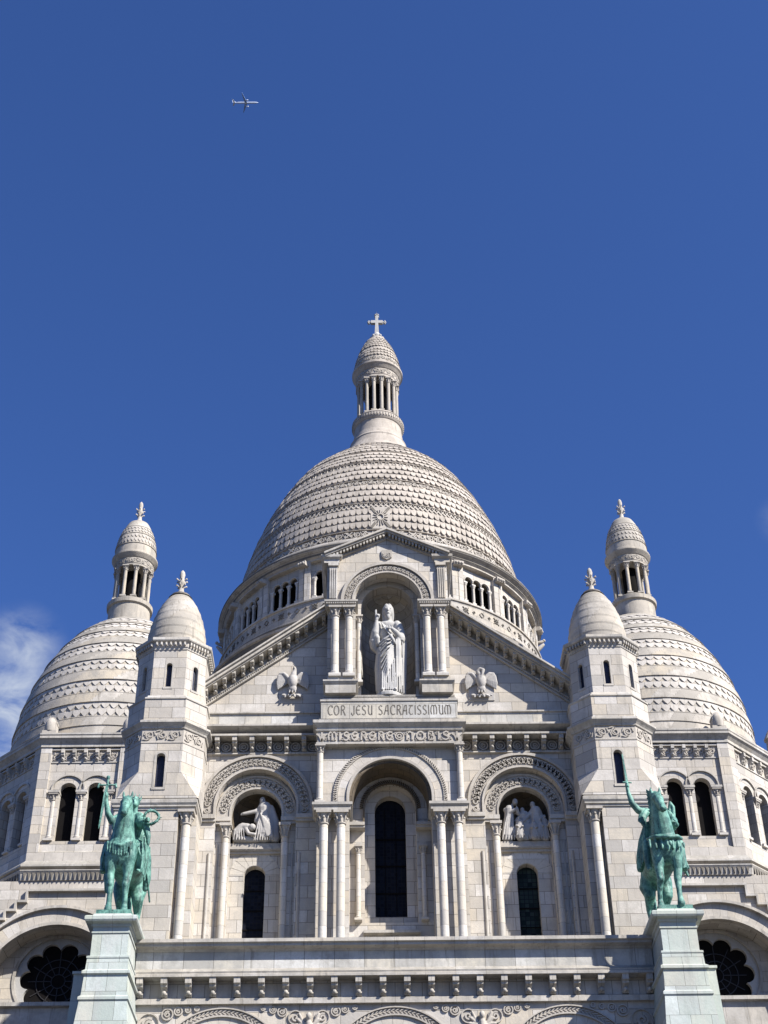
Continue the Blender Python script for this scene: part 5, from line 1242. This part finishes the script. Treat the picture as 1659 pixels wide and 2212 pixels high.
# left rider: crown in one hand, sword held by the blade
t = thing('equestrian_statue', 'green bronze rider in a long cloak holding up a crown and an upended sword', 'statue', (-8.70, -5.72, PZ), 'bronze riders on the portico')
GM[0] = Matrix.Translation((-8.70, -5.72, PZ))
plinth(t, -.56, .52)
mb = MB(); horse(mb, .08); leg_front(mb, -.26, -.22, -.06); leg_front(mb, .24, .25, .08, -.02); leg_rear(mb, -.26, -.2, .1); leg_rear(mb, .3, .3, -.05)
for i in range(10): mb.chain([(-.4+.09*i, -.40-.06*math.sin(i*.35), 2.18-.1*math.sin(i*.35), .04), (-.40+.09*i, -.38, 1.85-.12*math.sin(i*.35), .02)], 5)
mb.chain([(-.5, .1, 2.25, .05), (-.3, -.36, 2.12, .06), (0, -.46, 2.02, .06), (.3, -.36, 2.12, .06), (.5, .1, 2.25, .05)], 8)
mb.chain([(-.08, 2.62, 2.2, .1), (-.1, 2.85, 1.7, .12), (-.06, 2.8, 1.0, .1)], 8)
remesh(mb, 'horse', BRONZE, t, .026, 2)
mb = MB()
mb.chain([(.02, .75, 2.6, .3), (.04, .7, 3.0, .3), (.04, .66, 3.4, .27)], 16); mb.sphere((.04, .66, 3.5), .26, 14, 10, (1.35, .8, .7))
head_geo(mb, (.2, .50, 3.98), 1.05)
for i in range(8): a = i*PI/4; mb.cone((.2+.17*math.cos(a), .52+.17*math.sin(a), 4.07), (.2+.19*math.cos(a), .52+.19*math.sin(a), 4.22), .03, .02, 5)
mb.chain([(-.28, .62, 3.5, .15), (-.5, .45, 3.28, .12), (-.63, .3, 3.5, .1), (-.7, .2, 3.85, .075), (-.72, .18, 4.02, .07)], 12)
mb.chain([(-.36, .5, 3.35, .13), (-.40, .44, 3.05, .08), (-.38, .44, 2.85, .04)], 8)
mb.chain([(.36, .6, 3.5, .17), (.5, .4, 3.12, .15), (.66, .15, 3.08, .1), (.72, .1, 3.1, .07)], 12)
fist(mb, (-.71, .16, 4.08), (0, 0, 1)); fist(mb, (.74, .06, 3.12), (0, 0, 1))
# cloak: over the left arm, down the flank
mb.chain([(.5, .4, 3.2, .16), (.68, .2, 2.95, .13), (.78, .16, 2.6, .09), (.80, .2, 2.35, .05)], 10); mb.chain([(.3, .7, 3.2, .2), (.5, .8, 2.7, .2), (.66, 1.0, 2.2, .16), (.7, 1.2, 1.6, .13), (.66, 1.3, 1.3, .1)], 12)
mb.chain([(-.3, .8, 3.2, .18), (-.48, 1.0, 2.5, .18), (-.56, 1.2, 1.8, .16), (-.56, 1.3, 1.25, .1)], 12)
for i in range(7): mb.chain([(.60+.02*i, .15+.16*i, 2.65, .03), (.66+.012*i, .1+.2*i, 2.0, .035), (.66, .08+.22*i, 1.45, .035)], 6)
# legs in long robe, feet in stirrups
for q in (-1, 1):
    mb.chain([(q*.2, .65, 2.55, .25), (q*.48, .35, 2.35, .2), (q*.56, .3, 1.9, .16), (q*.56, .28, 1.5, .12)], 12); mb.chain([(q*.56, .3, 1.48, .09), (q*.57, .1, 1.38, .075), (q*.57, -.05, 1.36, .05)], 8)
    for i in range(4): mb.chain([(q*(.42+.04*i), .1+.12*i, 2.4, .03), (q*(.60+.02*i), .12+.12*i, 1.9, .03), (q*(.60+.02*i), .14+.12*i, 1.5, .03)], 6)
remesh(mb, 'rider', BRONZE, t, .024, 2)
mb = MB()
mb.chain([(-.70, .08, 4.62, .05), (-.70, .08, 4.68, .07)], 8); mb.cone((-.70, .08, 4.42), (-.70, .08, 4.62), .045, .04, 8)
mb.cone((-.96, .08, 4.40), (-.45, .08, 4.40), .03, .03, 8)
for q in (-.98, -.43): mb.cone((q, .08, 4.44), (q+(.02 if q > -.7 else -.02), .08, 4.33), .03, .04, 6)
mb.prism([(-.745, 4.4), (-.655, 4.4), (-.70, 4.0), (-.80, 2.95), (-.83, 2.85), (-.84, 2.95), (-.79, 4.0)][::-1], .06, .10)
mb.cone((.72, 1.0, 1.7), (.80, 1.5, .95), .035, .03, 7)
mb.build('sword', BRONZE, t)
mb = MB()
for i in range(28):
    a = 2*PI*i/28; c = Vector((.86+.23*math.cos(a), .02+.05*math.sin(a*2), 3.20+.23*math.sin(a))); d = Vector((-math.sin(a), .25*math.sin(i*2.1), math.cos(a)))
    mb.cone(c-d*.05, c+d*.05, .042, .042, 6); r = Vector((math.cos(a+i), .5*math.sin(i*1.7), math.sin(a+i)))*.11; mb.cone(c, c+r, .025, .006, 5)
mb.build('crown_of_thorns', BRONZE, t)
# right rider: bare sword raised
GM[0] = None
t = thing('equestrian_statue', 'green bronze rider with flying tabard lifting a bare sword high overhead', 'statue', (8.72, -5.72, PZ), 'bronze riders on the portico')
GM[0] = Matrix.Translation((8.72, -5.72, PZ))
plinth(t, -.52, .56)
mb = MB(); horse(mb, -.16, crest=True); leg_front(mb, -.26, -.36, .12, .06); leg_front(mb, .26, .22, -.14, .0); leg_rear(mb, -.3, -.28, .1); leg_rear(mb, .26, .16, .35)
for i in range(11):
    a = i/10; mb.cone((-.22-.1*a, .05-.3*a, 2.95+.85*a), (-.42-.02*a, .1-.3*a, 3.02+.95*a), .05, .015, 6)
for i in range(7): mb.chain([(-.55+.18*i, -.42+.14*abs(i-3)**1.2*.25, 2.12-.02*i, .055), (-.55+.18*i, -.46+.14*abs(i-3)**1.2*.25, 1.86-.12*(3-abs(i-3))/3, .035)], 6)
mb.chain([(-.55, 0, 2.3, .06), (-.34, -.4, 2.2, .07), (0, -.52, 2.14, .07), (.34, -.4, 2.2, .07), (.55, 0, 2.3, .06)], 8); mb.sphere((.06, -.56, 1.9), .07, 8, 6, (1, .6, 1.5))
mb.chain([(.0, 2.62, 2.2, .11), (-.05, 2.9, 1.6, .12), (-.04, 2.8, 1.0, .1)], 8)
remesh(mb, 'horse', BRONZE, t, .026, 2)
mb = MB()
mb.chain([(0, .75, 2.6, .28), (-.02, .68, 3.0, .27), (-.03, .62, 3.45, .25)], 16); mb.sphere((-.03, .62, 3.52), .25, 14, 10, (1.4, .8, .7)); head_geo(mb, (.0, .52, 3.98), 1.0)
mb.sphere((0, .56, 4.04), .19, 12, 8, (.95, 1.05, .9))
mb.chain([(-.34, .6, 3.52, .15), (-.62, .45, 3.5, .12), (-.83, .35, 3.72, .105), (-.92, .3, 4.05, .07), (-.94, .3, 4.25, .06)], 12)
mb.chain([(-.4, .5, 3.45, .14), (-.55, .4, 3.2, .13), (-.52, .4, 2.98, .08)], 8)
for i in range(5): mb.chain([(-.62+.04*i, .36, 3.3, .05), (-.70+.06*i, .34, 3.08-.05*(i % 2), .03)], 6)
mb.chain([(.34, .6, 3.5, .15), (.48, .4, 3.1, .13), (.36, .05, 2.85, .1)], 12); fist(mb, (-.94, .28, 4.33), (0, 0, 1)); fist(mb, (.33, -.02, 2.84), (1, 0, 0))
for q in (-1, 1):
    mb.chain([(q*.2, .65, 2.5, .24), (q*.5, .3, 2.25, .18), (q*.56, .3, 1.8, .13), (q*.56, .3, 1.4, .1)], 12); mb.chain([(q*.56, .32, 1.38, .08), (q*.57, .08, 1.28, .065), (q*.57, -.08, 1.28, .04)], 8)
mb.chain([(-.3, .8, 3.1, .18), (-.5, .9, 2.6, .18), (-.62, 1.0, 2.1, .17), (-.68, 1.1, 1.75, .12)], 12)
for i in range(6): mb.chain([(-.5-.01*i, .3+.15*i, 2.9-.08*i, .035), (-.6-.012*i, .3+.16*i, 2.3, .04), (-.64-.01*i, .3+.17*i, 1.75, .04)], 6)
mb.chain([(.5, .8, 2.4, .12), (.62, .9, 2.0, .1), (.72, .95, 1.7, .07), (.82, .98, 1.45, .04)], 8); mb.chain([(.5, .6, 2.3, .1), (.66, .6, 1.9, .08), (.78, .6, 1.55, .04)], 8)
remesh(mb, 'rider', BRONZE, t, .024, 2)
mb = MB()                                             # open hanging sleeve / shield shape behind the left shoulder
mb.chain([(.42, .5, 2.95, .09), (.5, .45, 3.3, .07), (.53, .45, 3.62, .06), (.44, .45, 3.8, .05)], 10); mb.chain([(.42, .5, 2.95, .09), (.36, .5, 3.2, .06), (.4, .48, 3.6, .05), (.44, .45, 3.8, .05)], 10)
mb.chain([(.4, .0, 2.95, .05), (.5, .2, 2.88, .09), (.45, .5, 2.9, .1)], 8); remesh(mb, 'shield', BRONZE, t, .024, 2)
mb = MB(); d = Vector((-.05, 0, 1.22)); a = Vector((-.94, .24, 4.25))
mb.cone(a-Vector((0, 0, .12)), a+Vector((-.0, 0, .2)), .032, .032, 8); mb.cone((-1.06, .24, 4.44), (-.80, .24, 4.42), .026, .026, 8)
mb.prism([(-.975, 4.44), (-.895, 4.44), (-.965, 5.44), (-.985, 5.5), (-1.0, 5.44)], .225, .26); mb.build('sword', BRONZE, t)
GM[0] = None
# ------------------------------------------------------------------ airliner far overhead
D = px_dir(530, 222); P = Vector((-.78, -50, 0))+D*3350
t = thing('airliner', 'small white airliner crossing the clear sky high above the basilica', 'airplane', P)
HAZE_WHITE = plain("haze_tinted_white_paint", (.72, .80, .95), .3); HAZE_BLUE = plain("haze_blue_wing_paint", (.30, .46, .85), .5)  # blue in both paints imitates the haze of distance, strongest on the wings
GM[0] = Matrix.Translation(P)
mb = MB(); Lh = 28.; R_ = 1.9
pr = [(0.01, -Lh), (.5, -Lh+2), (1.2, -Lh+7), (R_, -Lh+15), (R_, Lh-7), (1.6, Lh-3.5), (1.0, Lh-1.2), (.3, Lh-.1), (.01, Lh)]
mb.T = Matrix.Rotation(PI/2, 4, 'Y'); mb.lathe(0, 0, pr, 20, False); mb.T = None; mb.build('fuselage', HAZE_WHITE, t)
for q in (-1, 1):
    mb = MB(); v = [(-1.5, q*1.2), (4.2, q*1.2), (-5.0, q*26), (-6.4, q*26)]
    if q < 0: v = v[::-1]
    mb.add([(x, y, -1+abs(y)*.05+.25) for x, y in v]+[(x, y, -1+abs(y)*.05-.25) for x, y in v], [(0, 1, 2, 3), (7, 6, 5, 4), (0, 4, 5, 1), (1, 5, 6, 2), (2, 6, 7, 3), (3, 7, 4, 0)]); mb.build('wing', HAZE_BLUE, t)
    mb = MB(); mb.T = Matrix.Translation((4.5, q*8.5, -2.2)) @ Matrix.Rotation(PI/2, 4, 'Y'); mb.lathe(0, 0, [(.6, -2.6), (1.2, -1), (1.45, 1.4), (1.2, 2.2), (.2, 2.0)], 16, False); mb.T = None; mb.build('engine', HAZE_WHITE, t)
    mb = MB(); v = [(-26, q*.5), (-22, q*.5), (-26, q*9), (-28, q*9)]
    if q < 0: v = v[::-1]
    mb.add([(x, y, .6) for x, y in v]+[(x, y, .3) for x, y in v], [(0, 1, 2, 3), (7, 6, 5, 4), (0, 4, 5, 1), (1, 5, 6, 2), (2, 6, 7, 3), (3, 7, 4, 0)]); mb.build('tailplane', HAZE_WHITE, t)
mb = MB(); mb.prism([(-27, .8), (-20, 1.4), (-26.5, 8), (-29, 8)], -.2, .2); mb.build('tail_fin', HAZE_WHITE, t)
GM[0] = None
